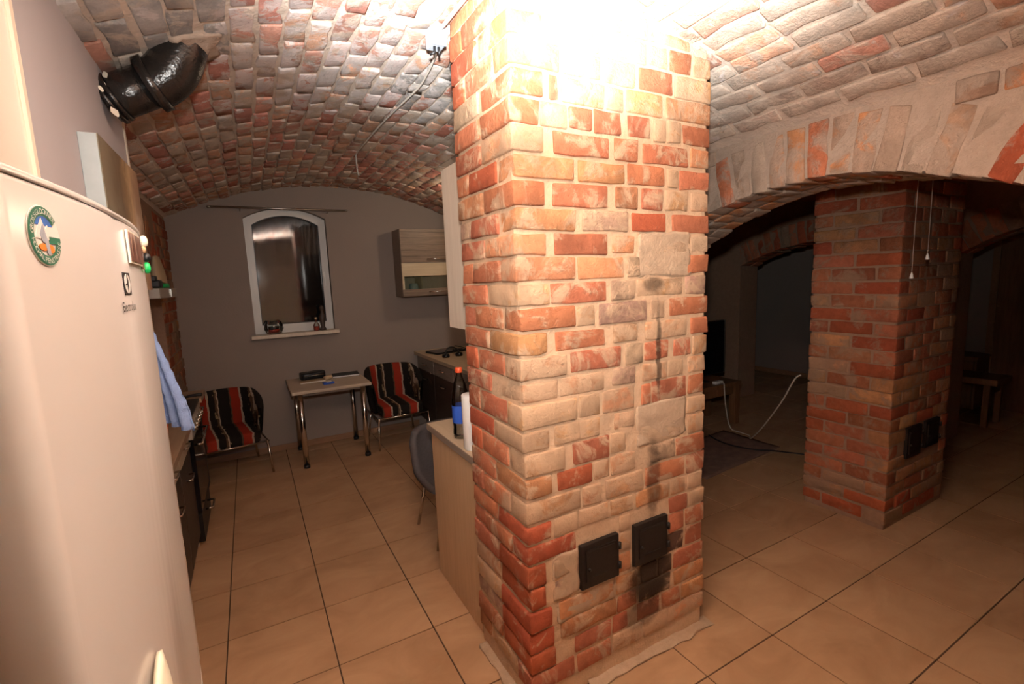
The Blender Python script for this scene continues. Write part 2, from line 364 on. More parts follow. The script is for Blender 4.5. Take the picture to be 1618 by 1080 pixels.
def photo_mat():
    t = NT('photo_print'); o = t.obj(); n = t.noise(45, 3, 0.6, t.mapping(o, (1, 1, 0.3)))
    return t.done(t.ramp(n, [(0.35, (0.02, 0.012, 0.01)), (0.52, (0.22, 0.09, 0.06)), (0.66, (0.55, 0.42, 0.33))]), 0.15)
M['photo'] = photo_mat()

PAL = {'r': (0.47, 0.165, 0.085), 'R': (0.46, 0.115, 0.055), 'o': (0.55, 0.255, 0.12), 't': (0.56, 0.30, 0.155), 'y': (0.36, 0.27, 0.13), 'g': (0.38, 0.245, 0.165), 'p': (0.45, 0.335, 0.24), 'd': (0.14, 0.085, 0.055)}
SMEAR = {'r': 0.12, 'R': 0.0, 'o': 0.15, 't': 0.40, 'y': 0.1, 'g': 0.25, 'p': 0.5, 'd': 0.0}
def brick_col(c, j=0.12, rr=rnd):
    p = PAL[c]; k = 1 + rr.uniform(-j, j); return (p[0] * k, p[1] * k * (1 + rr.uniform(-0.08, 0.08)), p[2] * k, SMEAR[c])

# ------------------------------------------------------------------ floor
TP = 0.45; GX, GY = -0.25226, 2.12014
fl = MB().box(-1.3, 7.5, -1.7, 5.6, -0.12, -0.004).build('floor', M['grout']); tag(fl, 'beige-brown square tiles covering the floor of all the vaulted rooms', 'floor', kind='structure')
tm = []
for k in range(3):
    b = MB(); v, f = rough_box(TP - 0.0065, TP - 0.0065, 0.02, 0.0010, 0, 0, seg=0); b.add(v, f); tm.append(b.mesh('tile'))
for i in range(-3, 18):
    for j in range(-6, 8):
        cx, cy = GX + (i + 0.5) * TP, GY + (j + 0.5) * TP
        if cx > 7.3 or cy > 5.6: continue
        if cx > 5.0 and cy < 0.2: continue
        if cx < -0.6 and cy < 2.4: continue
        if cy < -0.6: continue
        o = link('tile', tm[0], M['tile'], fl, (cx, cy, -0.010 + 0.0006 * rnd.uniform(-1, 1)))
        o.rotation_euler = (rnd.uniform(-0.0012, 0.0012), rnd.uniform(-0.0012, 0.0012), 0)

# ------------------------------------------------------------------ vaults
VX, VZ, VR = 0.866, 2.742, 3.193
def vz(x, xc=VX): return VZ - VR + math.sqrt(VR * VR - (x - xc) ** 2)
def vault(name, xc, x0, x1, y0, y1, mat, label):
    b = MB(); n = 32
    def P(i, j):
        x = x0 + (x1 - x0) * i / n; y = y0 + (y1 - y0) * j / 8; return (x, y, vz(x, xc))
    b.grid(P, n + 1, 9)
    def P2(i, j):
        x = x0 + (x1 - x0) * i / n; y = y0 + (y1 - y0) * j; return (x, y, vz(x, xc) + 0.18)
    b.grid(P2, n + 1, 2, flip=True)
    o = b.build(name, mat); return tag(o, label, 'ceiling', kind='structure')
ceil1 = vault('ceiling', VX, -0.60, 2.42, -1.65, 5.62, M['mortar_vault'], 'low barrel vault of old red brick over kitchen and chimney')
vv = []
vr = random.Random(21)
for k in range(14):
    b = MB(); v, f = rough_box(0.081, 0.235, 0.05, 0.006, 0.011, 50 + k, seg=2, drop_back=5)
    b.add(v, f, (1, 1, 1, 0), smooth=True); vv.append(b)
tones = ['r', 'r', 'o', 'R', 'g', 't', 'r', 'o', 'g', 'r', 'R', 'o', 't', 'r']
vault_meshes = {}
def vault_mesh(k, tone):
    key = (k, tone)
    if key not in vault_meshes:
        b = vv[k]; c = PAL[tone] if tone != 'G' else (0.27, 0.235, 0.21)
        c = tuple(x * 0.98 + 0.16 for x in c)
        b.c = [(c[0], c[1], c[2], SMEAR.get(tone, 0.1))] * len(b.v); me = b.colmesh('brick'); me.materials.append(M['brick_vault']); vault_meshes[key] = me
    return vault_meshes[key]
def vault_bricks(parent, xc, half, y0, y1, limit, camw):
    items = []; pitch = 0.091; nc = int(half * 2 / pitch)
    amax = math.asin(half / VR); na = int(2 * amax * VR / pitch)
    for i in range(na):
        a = -amax + (i + 0.5) * 2 * amax / na
        y = y0 + (0.125 if i % 2 else 0.0) - vr.uniform(0, 0.05)
        while y < y1:
            ln = vr.choice([0.245, 0.25, 0.255, 0.25, 0.125 * 1.05])
            if vr.random() < 0.9: ln = 0.252
            aa = a + vr.uniform(-0.0015, 0.0015)
            r = VR + 0.0155 + vr.uniform(-0.005, 0.005)
            p = Vector((xc + r * math.sin(aa), y + ln / 2, VZ - VR + r * math.cos(aa)))
            items.append((p, aa, ln)); y += ln
    return items
items = vault_bricks(ceil1, VX, 1.44, -0.2, 5.46, 300, None)
def tone_at(p):
    # dusty grey bricks around the flue pipe and beside the chimney, as in the place itself
    if (p.x + 0.13) ** 2 / 0.06 + (p.y - 1.85) ** 2 / 0.12 < 1 and vr.random() < 0.85: return 'G'
    if (p.x - 1.02) ** 2 / 0.04 + (p.y - 2.6) ** 2 / 0.25 < 1 and vr.random() < 0.8: return 'G'
    if p.x > 1.3 and p.y < 2.2: return vr.choice(['t', 'g', 'o', 't', 'g', 'r', 'p'])
    return vr.choice(tones)
cpos = Vector((0, 0, CAM_H))
def seen(p):
    d = p - cpos; z = d.dot(FV)
    if z < 0.05: return None
    px, py = 809 + 753.2 * d.dot(RV) / z, 540 - 753.2 * d.dot(UV_) / z
    if not (-40 < px < 1660 and -50 < py < 460): return None
    if 700 < px < 1128 and p.y > 1.5: return None
    if p.y > 1.2 and px < 200 and p.x < -0.38: return None
    return (VR - (p - Vector((p.x, p.y, VZ - VR))).length, z)
scored = []
for it in items:
    s = seen(it[0])
    if s is None: scored.append((0, it)); continue
    d = it[0] - cpos; nrm = Vector((-math.sin(it[1]), 0, -math.cos(it[1])))
    scored.append((max(0.0, -d.normalized().dot(nrm)) / d.length_squared, it))
scored.sort(key=lambda t: -t[0])
rest = MB()
for n, (s, (p, a, ln)) in enumerate(scored):
    k = vr.randrange(14); tone = tone_at(p)
    if n < 298 and s > 0:
        o = link('brick', vault_mesh(k, tone), None, ceil1, p, (vr.uniform(-0.02, 0.02), a + vr.uniform(-0.02, 0.02), vr.uniform(-0.015, 0.015)))
        o.scale = (vr.uniform(0.93, 1.03), ln / 0.252 * vr.uniform(0.95, 1.02), 1)
    else:
        R_ = Matrix.Translation(p) @ Matrix.Rotation(a + vr.uniform(-0.02, 0.02), 4, 'Y') @ Matrix.Diagonal((vr.uniform(0.93, 1.03), ln / 0.252 * vr.uniform(0.95, 1.02), 1, 1))
        c = PAL[tone] if tone != 'G' else (0.27, 0.235, 0.21); kk = vr.uniform(0.75, 1.1)
        b = vv[k]; rest.add([R_ @ Vector(q) for q in b.v], b.f, (c[0] * kk + 0.11, c[1] * kk + 0.105, c[2] * kk + 0.095, SMEAR.get(tone, 0.1)), True)
ro = link('brickwork', rest.colmesh('brickwork'), M['brick_vault'], ceil1); ro['kind'] = 'stuff'

# second bay, past the arch
XC2 = 4.205
ceil2 = vault('ceiling', XC2, 2.76, 5.66, -1.65, 5.62, M['mortar_far'], 'dark brick barrel vault beyond the wide arch')
rest2 = MB(); vr2 = random.Random(5)
for (p, a, ln) in vault_bricks(ceil2, XC2, 1.42, 0.2, 5.4, 0, None):
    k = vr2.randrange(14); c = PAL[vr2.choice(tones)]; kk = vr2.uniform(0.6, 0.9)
    b = vv[k]; vs2 = [(-0.041, -0.116, -0.02), (0.041, -0.116, -0.02), (0.041, 0.116, -0.02), (-0.041, 0.116, -0.02), (-0.041, -0.116, 0.02), (0.041, -0.116, 0.02), (0.041, 0.116, 0.02), (-0.041, 0.116, 0.02)]
    R_ = Matrix.Translation(p) @ Matrix.Rotation(a, 4, 'Y')
    rest2.add([R_ @ Vector(q) for q in vs2], [(0, 3, 2, 1), (0, 1, 5, 4), (1, 2, 6, 5), (2, 3, 7, 6), (3, 0, 4, 7)], (c[0] * kk, c[1] * kk, c[2] * kk, 0.1))
ro2 = link('brickwork', rest2.colmesh('brickwork'), M['brick_far'], ceil2); ro2['kind'] = 'stuff'
c3 = MB().box(5.9, 7.6, -1.65, 5.6, 2.62, 2.74).build('ceiling', M['wall_grey']); tag(c3, 'plain flat ceiling of the furthest dark room', 'ceiling', kind='structure')

# ------------------------------------------------------------------ arched walls
def arch_z(y, arches, default=0.0):
    for yc, zc, r, half in arches:
        if abs(y - yc) < half - 1e-6: return zc - r + math.sqrt(r * r - (y - yc) ** 2)
    return default
def arch_wall(name, xa, xb, y0, y1, arches, top, mat, label):
    """wall running along Y, faces at xa and xb, pierced by segmental arches"""
    b = MB(); ys = {y0, y1}
    for yc, zc, r, half in arches:
        for k in range(25): ys.add(round(yc - half + 2 * half * k / 24, 5))
    ys = sorted(y for y in ys if y0 - 1e-6 <= y <= y1 + 1e-6)
    for ya, yb in zip(ys[:-1], ys[1:]):
        ym = (ya + yb) / 2; ina = arch_z(ym, arches, -1) > 0
        def zz(y):
            for yc, zc, r, half in arches:
                if abs(ym - yc) < half: return zc - r + math.sqrt(max(0, r * r - (y - yc) ** 2))
            return 0.0
        za, zb = (zz(ya), zz(yb)) if ina else (-0.05, -0.05)
        vs_ = [(xa, ya, za), (xa, yb, zb), (xa, yb, top), (xa, ya, top), (xb, ya, za), (xb, yb, zb), (xb, yb, top), (xb, ya, top)]
        b.add(vs_, [(0, 3, 2, 1), (4, 5, 6, 7), (0, 1, 5, 4), (3, 7, 6, 2)])
    for yc, zc, r, half in arches:
        zs = zc - r + math.sqrt(r * r - half * half)
        for sg in (-1, 1):
            y = yc + sg * half; b.add([(xa, y, -0.05), (xb, y, -0.05), (xb, y, zs), (xa, y, zs)], [(0, 1, 2, 3)])
    for y in (y0, y1): b.add([(xa, y, -0.05), (xb, y, -0.05), (xb, y, top), (xa, y, top)], [(0, 1, 2, 3)])
    o = b.build(name, mat); return tag(o, label, 'wall', kind='structure')
def voussoirs(parent, xa, xb, arch, mat, rows, length, seed, tones_, limit=(0, 99), proud=0.008, ntot=10 ** 9):
    yc, zc, r, half = arch; ang = math.asin(half / r); n = int(2 * ang * r / 0.092); rr = random.Random(seed); cnt = 0
    mesh = {}
    sgn = 1 if xb > xa else -1; w = abs(xb - xa) / rows
    for i in range(n):
        a = -ang + (i + 0.5) * 2 * ang / n
        y0_ = yc + r * math.sin(a)
        if not (limit[0] < y0_ < limit[1]): continue
        for k in range(rows):
            tone = rr.choice(tones_); v = rr.randrange(5); key = (tone, v)
            if key not in mesh:
                b = MB(); vs_, fs_ = rough_box(w - 0.008, 0.084, length, 0.006, 0.010, seed * 10 + v, seg=2, drop_back=None); c = PAL[tone]
                b.add(vs_, fs_, (c[0], c[1], c[2], SMEAR[tone]), True); me = b.colmesh('voussoir'); me.materials.append(mat); mesh[key] = me
            rad = r + length / 2 - proud + rr.uniform(-0.006, 0.006)
            xo = (-proud + rr.uniform(-0.005, 0.005)) if k == 0 else (proud if k == rows - 1 else 0)
            p = (xa + sgn * (w * (k + 0.5)) + sgn * xo, yc + rad * math.sin(a), zc - r + rad * math.cos(a))
            o = link('voussoir', mesh[key], None, parent, p, (-a + rr.uniform(-0.02, 0.02), 0, rr.uniform(-0.01, 0.01))); cnt += 1
    return cnt
ARCH_R = (1.36, 2.117, 1.78, 1.25)
wr = arch_wall('wall_right', 2.36, 2.81, -1.65, 5.5, [ARCH_R], 2.60, M['mortar_arch'], 'wall with wide brick arch right of the chimney')
def spandrel(cc):
    yc, zc, r, half = ARCH_R
    return math.hypot(cc[1] - yc, cc[2] - (zc - r)) > r + 0.275 and cc[2] < 2.35
voussoirs(wr, 2.36, 2.81, ARCH_R, M['brick_arch'], 3, 0.25, 3, ['o', 't', 'g', 'r', 'o', 'p', 'R', 't', 'p'])
ARCH_A = (3.00, 1.985, 2.2, 1.015); ARCH_B = (0.9, 2.05, 1.75, 0.96)
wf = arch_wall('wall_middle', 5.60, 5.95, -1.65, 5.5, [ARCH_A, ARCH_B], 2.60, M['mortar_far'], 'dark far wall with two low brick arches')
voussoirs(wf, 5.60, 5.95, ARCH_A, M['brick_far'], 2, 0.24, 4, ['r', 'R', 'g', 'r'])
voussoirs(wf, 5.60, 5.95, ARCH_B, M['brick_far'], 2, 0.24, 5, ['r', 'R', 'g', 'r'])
ARCH_L = (3.63, 2.26, 1.35, 1.03); ARCH_L2 = (0.70, 2.26, 1.2, 0.74)
wl = arch_wall('wall_left', -0.60, -0.95, -1.65, 5.5, [ARCH_L, ARCH_L2], 2.60, M['mortar_far'], 'dark brick arch and pier along the left of the kitchen')
voussoirs(wl, -0.60, -0.95, ARCH_L, M['brick_far'], 2, 0.24, 6, ['r', 'R', 'g', 'r', 'o'], limit=(2.7, 9))
def face_bricks(parent, axis, pos, u0, u1, z0, z1, mat, seed, tones_, sgn, depth=0.10, course=0.0896, proud=0.008, length=0.25, limit=None, dark=1.0):
    """running bond on a flat face; axis 'X' = face at x=pos, bricks run along Y"""
    rr = random.Random(seed); n = int(round((z1 - z0) / course)); c_h = (z1 - z0) / n
    for i in range(n):
        za = z0 + i * c_h; u = u0; first = True
        while u < u1 - 0.02:
            ln = length if not (first and i % 2) else length / 2
            ln = min(ln * rr.uniform(0.93, 1.05), u1 - u)
            if u1 - u - ln < 0.06: ln = u1 - u
            first = False
            t = rr.choice(tones_); b = MB()
            dims = (depth, ln - 0.014, c_h - 0.014) if axis == 'X' else (ln - 0.014, depth, c_h - 0.014)
            v, f = rough_box(*dims, 0.007, 0.006, rr.random() * 100, seg=1)
            c = brick_col(t, rr=rr); b.add(v, f, (c[0] * dark, c[1] * dark, c[2] * dark, c[3]), True); me = b.colmesh('brick'); me.materials.append(mat)
            off = sgn * (proud + rr.uniform(-0.004, 0.005)) - sgn * depth / 2
            cc = (pos + off, u + ln / 2, za + c_h / 2) if axis == 'X' else (u + ln / 2, pos + off, za + c_h / 2)
            if limit is None or limit(cc): link('brick', me, None, parent, cc)
            u += ln
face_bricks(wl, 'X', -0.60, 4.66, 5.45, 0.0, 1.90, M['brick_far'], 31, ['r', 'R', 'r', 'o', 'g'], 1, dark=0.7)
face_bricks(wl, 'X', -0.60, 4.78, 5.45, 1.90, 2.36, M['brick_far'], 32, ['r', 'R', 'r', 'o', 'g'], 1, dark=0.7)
face_bricks(wr, 'X', 2.36, 0.0, 1.1, 1.99, 2.365, M['brick_arch'], 41, ['o', 'r', 't', 'g', 'R', 'o'], -1, limit=spandrel, length=0.13)
face_bricks(wr, 'X', 2.36, 1.85, 2.9, 1.98, 2.37, M['brick_arch'], 42, ['g', 't', 'p', 'o'], -1, limit=spandrel)
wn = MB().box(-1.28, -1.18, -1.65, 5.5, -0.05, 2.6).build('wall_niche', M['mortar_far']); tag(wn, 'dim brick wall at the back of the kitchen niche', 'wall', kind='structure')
# the wall behind the camera and the one that closes the rooms on the other side
tag(MB().box(-1.3, 7.6, -1.75, -1.65, -0.05, 2.9).build('wall_front', M['cream']), 'plain wall behind the photographer', 'wall', kind='structure')  # unseen wall, added in pale cream to bounce light back into the room
tag(MB().box(2.36, 7.6, 5.456, 5.6, -0.05, 2.9).build('wall_end', M['mortar_far']), 'dark end wall of the second vaulted room', 'wall', kind='structure')
wg = MB().box(7.39, 7.5, -1.65, 5.6, -0.05, 2.9).build('wall_far', M['wall_grey']); tag(wg, 'grey plastered wall far behind the second chimney', 'wall', kind='structure')

# lilac partition with the cream end
MB_ = MB(); pv = [(-1.18, 1.43), (-0.368, 1.43), (-0.368, 2.50), (-1.18, 2.50)]
pt = MB().prism(pv, -0.02, vz(-0.368)).build('wall_partition', M['wall_lilac']); tag(pt, 'smooth lilac-grey partition wall above the fridge', 'wall', kind='structure')
MB().box(-1.17, -0.366, 1.412, 1.431, 0.0, vz(-0.368) - 0.002).build('end_panel', M['cream'], pt)
MB().box(-0.425, -0.372, 1.402, 1.413, 0.0, vz(-0.368) - 0.004, 0.004).build('cover_strip', M['cream'], pt)
MB().box(-0.376, -0.362, 2.488, 2.506, 0.0, vz(-0.368) - 0.002, 0.003).build('corner_bead', M['white_front'], pt)

# back wall with the window opening
WX0, WX1, WZ0, WZS, WZA = 0.035, 0.80, 1.235, 2.40, 2.505
def win_top(x, x0=WX0, x1=WX1, zs=WZS, za=WZA):
    h = (x1 - x0) / 2; s = za - zs; r = (h * h + s * s) / (2 * s); c = (x0 + x1) / 2
    return za - r + math.sqrt(max(0, r * r - (x - c) ** 2))
b = MB(); xs = sorted({-0.62, 2.40, WX0, WX1} | {round(WX0 + (WX1 - WX0) * k / 16, 5) for k in range(17)} | {round(-0.62 + 3.02 * k / 30, 4) for k in range(31)})
YB = 5.456; YW = 5.72
for xa, xb in zip(xs[:-1], xs[1:]):
    xm = (xa + xb) / 2
    def col(z0a, z0b, z1a, z1b):
        v = [(xa, YB, z0a), (xb, YB, z0b), (xb, YB, z1b), (xa, YB, z1a), (xa, YW, z0a), (xb, YW, z0b), (xb, YW, z1b), (xa, YW, z1a)]
        b.add(v, [(0, 1, 2, 3), (4, 7, 6, 5), (0, 4, 5, 1), (3, 2, 6, 7)])
    ta, tb = vz(xa) + 0.05, vz(xb) + 0.05
    if WX0 < xm < WX1:
        col(-0.05, -0.05, WZ0, WZ0); col(win_top(xa), win_top(xb), ta, tb)
    else: col(-0.05, -0.05, ta, tb)
for x in (WX0, WX1): b.add([(x, YB, WZ0), (x, YW, WZ0), (x, YW, WZS), (x, YB, WZS)], [(0, 1, 2, 3)])
tag(b.build('wall_back', M['wall_grey']), 'grey painted end wall with small arched window', 'wall', kind='structure')
tag(MB().box(-0.58, 1.66, 5.438, 5.456, 0.0, 0.065, 0.004).build('baseboard_back', M['wood_skirting']), 'brown wooden skirting under the window wall', 'skirting', kind='structure')

# window
win = empty('window_1', (0, 0, 0), label='small white arched window dark with night', cat='window', kind='structure')
FX0, FX1, FZ0, FZS, FZA = WX0, WX1, WZ0, WZS, WZA
def ring(x0, x1, z0, zs, za, d, nseg=20):
    pts = [(x0, z0), (x1, z0)]
    for k in range(nseg + 1):
        x = x1 - (x1 - x0) * k / nseg; pts.append((x, win_top(x, x0, x1, zs, za)))
    return pts
def frame(name, o_, i_, y0, y1, mat):
    b = MB(); n = len(o_)
    vs_ = [(p[0], y0, p[1]) for p in o_] + [(p[0], y0, p[1]) for p in i_] + [(p[0], y1, p[1]) for p in o_] + [(p[0], y1, p[1]) for p in i_]
    fs_ = []
    for k in range(n):
        j = (k + 1) % n
        fs_ += [(k, j, n + j, n + k), (n + k, n + j, 3 * n + j, 3 * n + k), (2 * n + k, 3 * n + k, 3 * n + j, 2 * n + j), (k, 2 * n + k, 2 * n + j, j)]
    b.add(vs_, fs_); return b.build(name, mat, win)
frame('outer_frame', ring(FX0, FX1, FZ0, FZS, FZA, 0), ring(FX0 + 0.036, FX1 - 0.036, FZ0 + 0.036, FZS - 0.028, FZA - 0.036, 0), 5.545, 5.61, M['white_frame'])
frame('sash', ring(FX0 + 0.030, FX1 - 0.030, FZ0 + 0.032, FZS - 0.023, FZA - 0.032, 0), ring(FX0 + 0.072, FX1 - 0.072, FZ0 + 0.092, FZS - 0.062, FZA - 0.072, 0), 5.53, 5.59, M['white_frame'])
frame('gasket', ring(FX0 + 0.070, FX1 - 0.070, FZ0 + 0.090, FZS - 0.060, FZA - 0.070, 0), ring(FX0 + 0.077, FX1 - 0.077, FZ0 + 0.098, FZS - 0.067, FZA - 0.077, 0), 5.527, 5.56, M['black'])
gp = ring(FX0 + 0.069, FX1 - 0.069, FZ0 + 0.087, FZS - 0.059, FZA - 0.069, 0)
b = MB(); b.add([(p[0], 5.56, p[1]) for p in gp], [tuple(range(len(gp)))]); b.build('pane', M['window_glass'], win)
MB().box(FX1 - 0.064, FX1 - 0.042, 5.50, 5.531, 1.78, 1.86, 0.004).box(FX1 - 0.061, FX1 - 0.045, 5.49, 5.505, 1.70, 1.80, 0.004).build('handle', M['white_plastic'], win)
sl = MB().box(-0.005, 0.828, 5.345, 5.535, 1.200, 1.238, 0.006).build('window_sill', M['wood_cream'], win)
tag(MB().box(-2, 4, 6.6, 6.7, -1, 4).build('night_backdrop', M['night']), 'added near-black backdrop for the night outside the window', 'wall', kind='structure')  # backdrop added outside so the panes look onto darkness

# ------------------------------------------------------------------ the chimney pillars
ZT = [2.742, 2.672, 2.583, 2.494, 2.400, 2.309, 2.220, 2.128, 2.041, 1.949, 1.861, 1.779, 1.687, 1.600, 1.508, 1.425, 1.331, 1.250, 1.150, 1.065, .969, .879, .784, .700, .619, .525, .430, .339, .253, .165, .075]
ROWS = ["0.835 0.955 t,0.970 1.200 t,1.215 1.440 t,1.45 1.55 t,1.56 1.68 t,1.69 1.79 t",
"0.828 1.06 t,1.075 1.31 t,1.325 1.44 t,1.455 1.68 t,1.695 1.80 t",
"0.833 0.955 o,0.965 1.204 t,1.211 1.438 t,1.447 1.551 t,1.560 1.685 r,1.695 1.797 t",
"0.840 1.025 o,1.031 1.210 t,1.225 1.381 t,1.398 1.579 r,1.589 1.799 t",
"0.824 0.952 r,0.979 1.021 r,1.032 1.224 t,1.232 1.317 t,1.334 1.519 o,1.542 1.801 o",
"0.832 0.935 r,0.942 1.054 t,1.062 1.167 r,1.175 1.304 r,1.337 1.459 r,1.473 1.543 t,1.550 1.629 t,1.639 1.803 r",
"0.828 0.952 t,0.994 1.245 r,1.269 1.388 r,1.415 1.670 r,1.685 1.800 o",
"0.832 1.079 o,1.097 1.322 o,1.335 1.534 r,1.548 1.611 t,1.621 1.802 r",
"0.821 0.945 r,0.984 1.233 r,1.275 1.391 o,1.409 1.524 r,1.534 1.672 t,1.688 1.798 t",
"0.826 1.081 o,1.112 1.338 g,1.355 1.539 R,1.578 1.800 r",
"0.829 0.949 o,0.985 1.230 r,1.251 1.368 o,1.413 1.674 p,1.690 1.802 p",
"0.825 1.076 o,1.088 1.314 o,1.331 1.399 g,1.412 1.635 p,1.671 1.804 r",
"0.821 0.957 t,0.965 1.223 r,1.244 1.371 g,1.380 1.645 t,1.661 1.789 g",
"0.830 1.071 r,1.079 1.163 t,1.184 1.435 g,1.458 1.536 t,1.565 1.806 r",
"0.818 0.940 o,0.977 1.216 r,1.254 1.383 t,1.425 1.669 t,1.695 1.804 r",
"0.826 1.023 t,1.043 1.292 r,1.319 1.411 g,1.418 1.561 r,1.591 1.701 r,1.707 1.801 t",
"0.830 0.986 t,0.994 1.208 t,1.247 1.368 g,1.410 1.547 t,1.556 1.649 t,1.681 1.791 t",
"0.827 1.069 t,1.079 1.181 t,1.194 1.363 t,1.405 1.456 r,1.463 1.672 r,1.684 1.770 r",
"0.825 0.934 t,0.961 1.079 t,1.084 1.183 t,1.253 1.367 t,1.390 1.651 p,1.673 1.795 t",
"0.828 1.008 t,1.044 1.225 r,1.233 1.315 t,1.399 1.642 p,1.685 1.785 t",
"0.824 0.943 o,0.970 1.137 R,1.145 1.228 t,1.232 1.365 t,1.457 1.600 g,1.611 1.793 r",
"0.820 1.076 t,1.084 1.182 t,1.204 1.408 t,1.422 1.665 r,1.676 1.794 r",
"0.823 0.935 R,0.946 1.058 t,1.065 1.217 t,1.230 1.350 t,1.368 1.560 o,1.574 1.669 t,1.685 1.753 t",
"0.829 1.050 R,1.275 1.338 t,1.565 1.681 r,1.691 1.797 t",
"0.815 0.903 R,0.940 1.050 p,1.274 1.338 t,1.565 1.661 r,1.671 1.793 r",
"0.812 0.899 R,0.942 1.045 p,1.060 1.232 p,1.257 1.338 o,1.345 1.464 d,1.469 1.662 d,1.672 1.786 r",
"0.812 0.924 R,0.960 1.243 o,1.255 1.377 o,1.391 1.492 d,1.501 1.588 d,1.598 1.793 r",
"0.814 0.935 R,0.964 1.250 o,1.258 1.372 r,1.381 1.579 d,1.599 1.801 o",
"0.818 0.935 R,1.029 1.223 r,1.230 1.318 r,1.371 1.506 r,1.521 1.639 r,1.649 1.802 o",
"0.825 1.026 r,1.042 1.221 r,1.230 1.398 t,1.407 1.550 t,1.560 1.799 t"]
PX0, PX1, PY0, PY1 = 0.822, 1.800, 1.450, 1.930
pil = MB().box(PX0 + 0.007, PX1 - 0.008, PY0 + 0.006, PY1 - 0.004, -0.01, 2.74, 0.014).build('brick_pillar', M['mortar'])
tag(pil, 'big square brick chimney pillar with two black soot doors, nearest the camera', 'pillar')
br = random.Random(99)
def put_brick(parent, x0, x1, y0, y1, z0, z1, tone, mat, r=0.006, amp=0.005, dark=1.0):
    b = MB(); v, f = rough_box(x1 - x0, y1 - y0, z1 - z0, r, amp, br.random() * 200, seg=2)
    c = brick_col(tone, 0.13, br); b.add(v, f, (c[0] * dark, c[1] * dark, c[2] * dark, c[3]), True)
    me = b.colmesh('brick'); me.materials.append(mat)
    return link('brick', me, None, parent, ((x0 + x1) / 2, (y0 + y1) / 2, (z0 + z1) / 2))
RED = ['r', 'R', 'r', 'o', 'r', 'R', 'g', 'r']
for i, row in enumerate(ROWS):
    z1, z0 = ZT[i] - 0.003, ZT[i + 1] + 0.009
    bl = []
    for e in row.split(','):
        a, c, t = e.split(); bl.append((float(a), float(c), t))
    short = (bl[0][1] - bl[0][0]) < 0.165
    top = vz(PX0) if i > 1 else 9
    for k, (a, c, t) in enumerate(bl):
        zz1 = min(z1, vz(c) - 0.004)
        if zz1 - z0 < 0.03: continue
        y1 = PY0 + 0.10; jit = br.uniform(-0.003, 0.003)
        if t == 'p': jit += 0.005
        if k == 0:
            y1 = PY0 + (0.232 if short else 0.112); a = PX0 + br.uniform(-0.007, 0.006)
        if k == len(bl) - 1: c = max(c, PX1 - 0.02); y1 = PY0 + (0.112 if short else 0.232)
        dz0 = br.uniform(-0.004, 0.003); dz1 = br.uniform(-0.003, 0.004)
        put_brick(pil, a + 0.001, c - 0.001, PY0 + jit - (0.004 if k == 0 else 0), y1, z0 + dz0, zz1 + dz1, t, M['brick'])
    # left face behind the corner brick, and the right face
    segs = [(0.246, 0.478)] if short else [(0.126, 0.355), (0.368, 0.478)]
    for (a, c) in segs:
        tone = br.choice(RED)
        if i > 24 and br.random() < 0.4: tone = 't'
        put_brick(pil, PX0 + br.uniform(-0.006, 0.005), PX0 + 0.10, PY0 + a, PY0 + c, z0 + br.uniform(-0.004, 0.003), min(z1, 2.735) + br.uniform(-0.003, 0.003), tone, M['brick'])
    segs = [(0.126, 0.355), (0.368, 0.478)] if short else [(0.246, 0.478)]
    for (a, c) in segs:
        zz1 = min(z1, vz(PX1) - 0.004)
        if zz1 - z0 < 0.03: continue
        put_brick(pil, PX1 - 0.10, PX1 + br.uniform(-0.004, 0.004), PY0 + a, PY0 + c, z0, zz1, br.choice(RED), M['brick'])
def patch(x0, x1, z0, z1, seed, y=PY0 + 0.002):
    b = MB(); v, f = rough_box(x1 - x0, 0.02, z1 - z0, 0.014, 0.010, seed, seg=5); b.add(v, f, smooth=True)
    b.build('mortar_patch', M['patch'], pil, ((x0 + x1) / 2, y + 0.010, (z0 + z1) / 2))
patch(1.385, 1.69, 1.69, 1.87, 3); patch(1.375, 1.67, 0.98, 1.16, 4); patch(0.935, 1.06, 0.44, 0.63, 5); patch(0.95, 1.24, 0.335, 0.445, 6)
# mortar fillet at the foot
b = MB(); v, f = rough_box(0.74, 0.06, 0.010, 0.003, 0.014, 12, seg=12); b.add(v, f, smooth=True); b.build('mortar_foot', M['patch'], pil, (1.46, PY0 - 0.012, 0.005))
b = MB(); v, f = rough_box(0.06, 0.44, 0.012, 0.004, 0.014, 13, seg=10); b.add(v, f, smooth=True); b.build('mortar_foot', M['patch'], pil, (PX0 - 0.004, 1.67, 0.005))
def soot_door(parent, x0, x1, z0, z1, y):
    y += 0.012
    d = MB().box(x0, x1, y - 0.014, y + 0.02, z0, z1, 0.002).build('soot_door', M['iron'], parent)
    w, h = x1 - x0, z1 - z0
    MB().box(x0 + 0.022, x1 - 0.018, y - 0.019, y - 0.0135, z0 + 0.028, z1 - 0.022, 0.004).build('door_leaf', M['iron'], d)
    MB().box(x0 + 0.03, x1 - 0.03, y - 0.022, y - 0.0185, z1 - 0.036, z1 - 0.030, 0.002).box(x0 + 0.05, x1 - 0.05, y - 0.022, y - 0.0185, z0 + 0.042, z0 + 0.048, 0.002).build('rib', M['iron'], d)
    for zf in (z0 + h * 0.28, z0 + h * 0.74):
        MB().tube([(x1 - 0.002, y - 0.020, zf - 0.014), (x1 - 0.002, y - 0.020, zf + 0.014)], 0.008, 10).build('hinge', M['iron'], d)
    MB().tube([(x0 + 0.034, y - 0.018, z0 + h * 0.45), (x0 + 0.034, y - 0.027, z0 + h * 0.45)], 0.007, 10).build('latch', M['iron'], d)
    return d
soot_door(pil, 1.061, 1.256, 0.447, 0.636, PY0 - 0.012)
soot_door(pil, 1.346, 1.541, 0.450, 0.638, PY0 - 0.012)
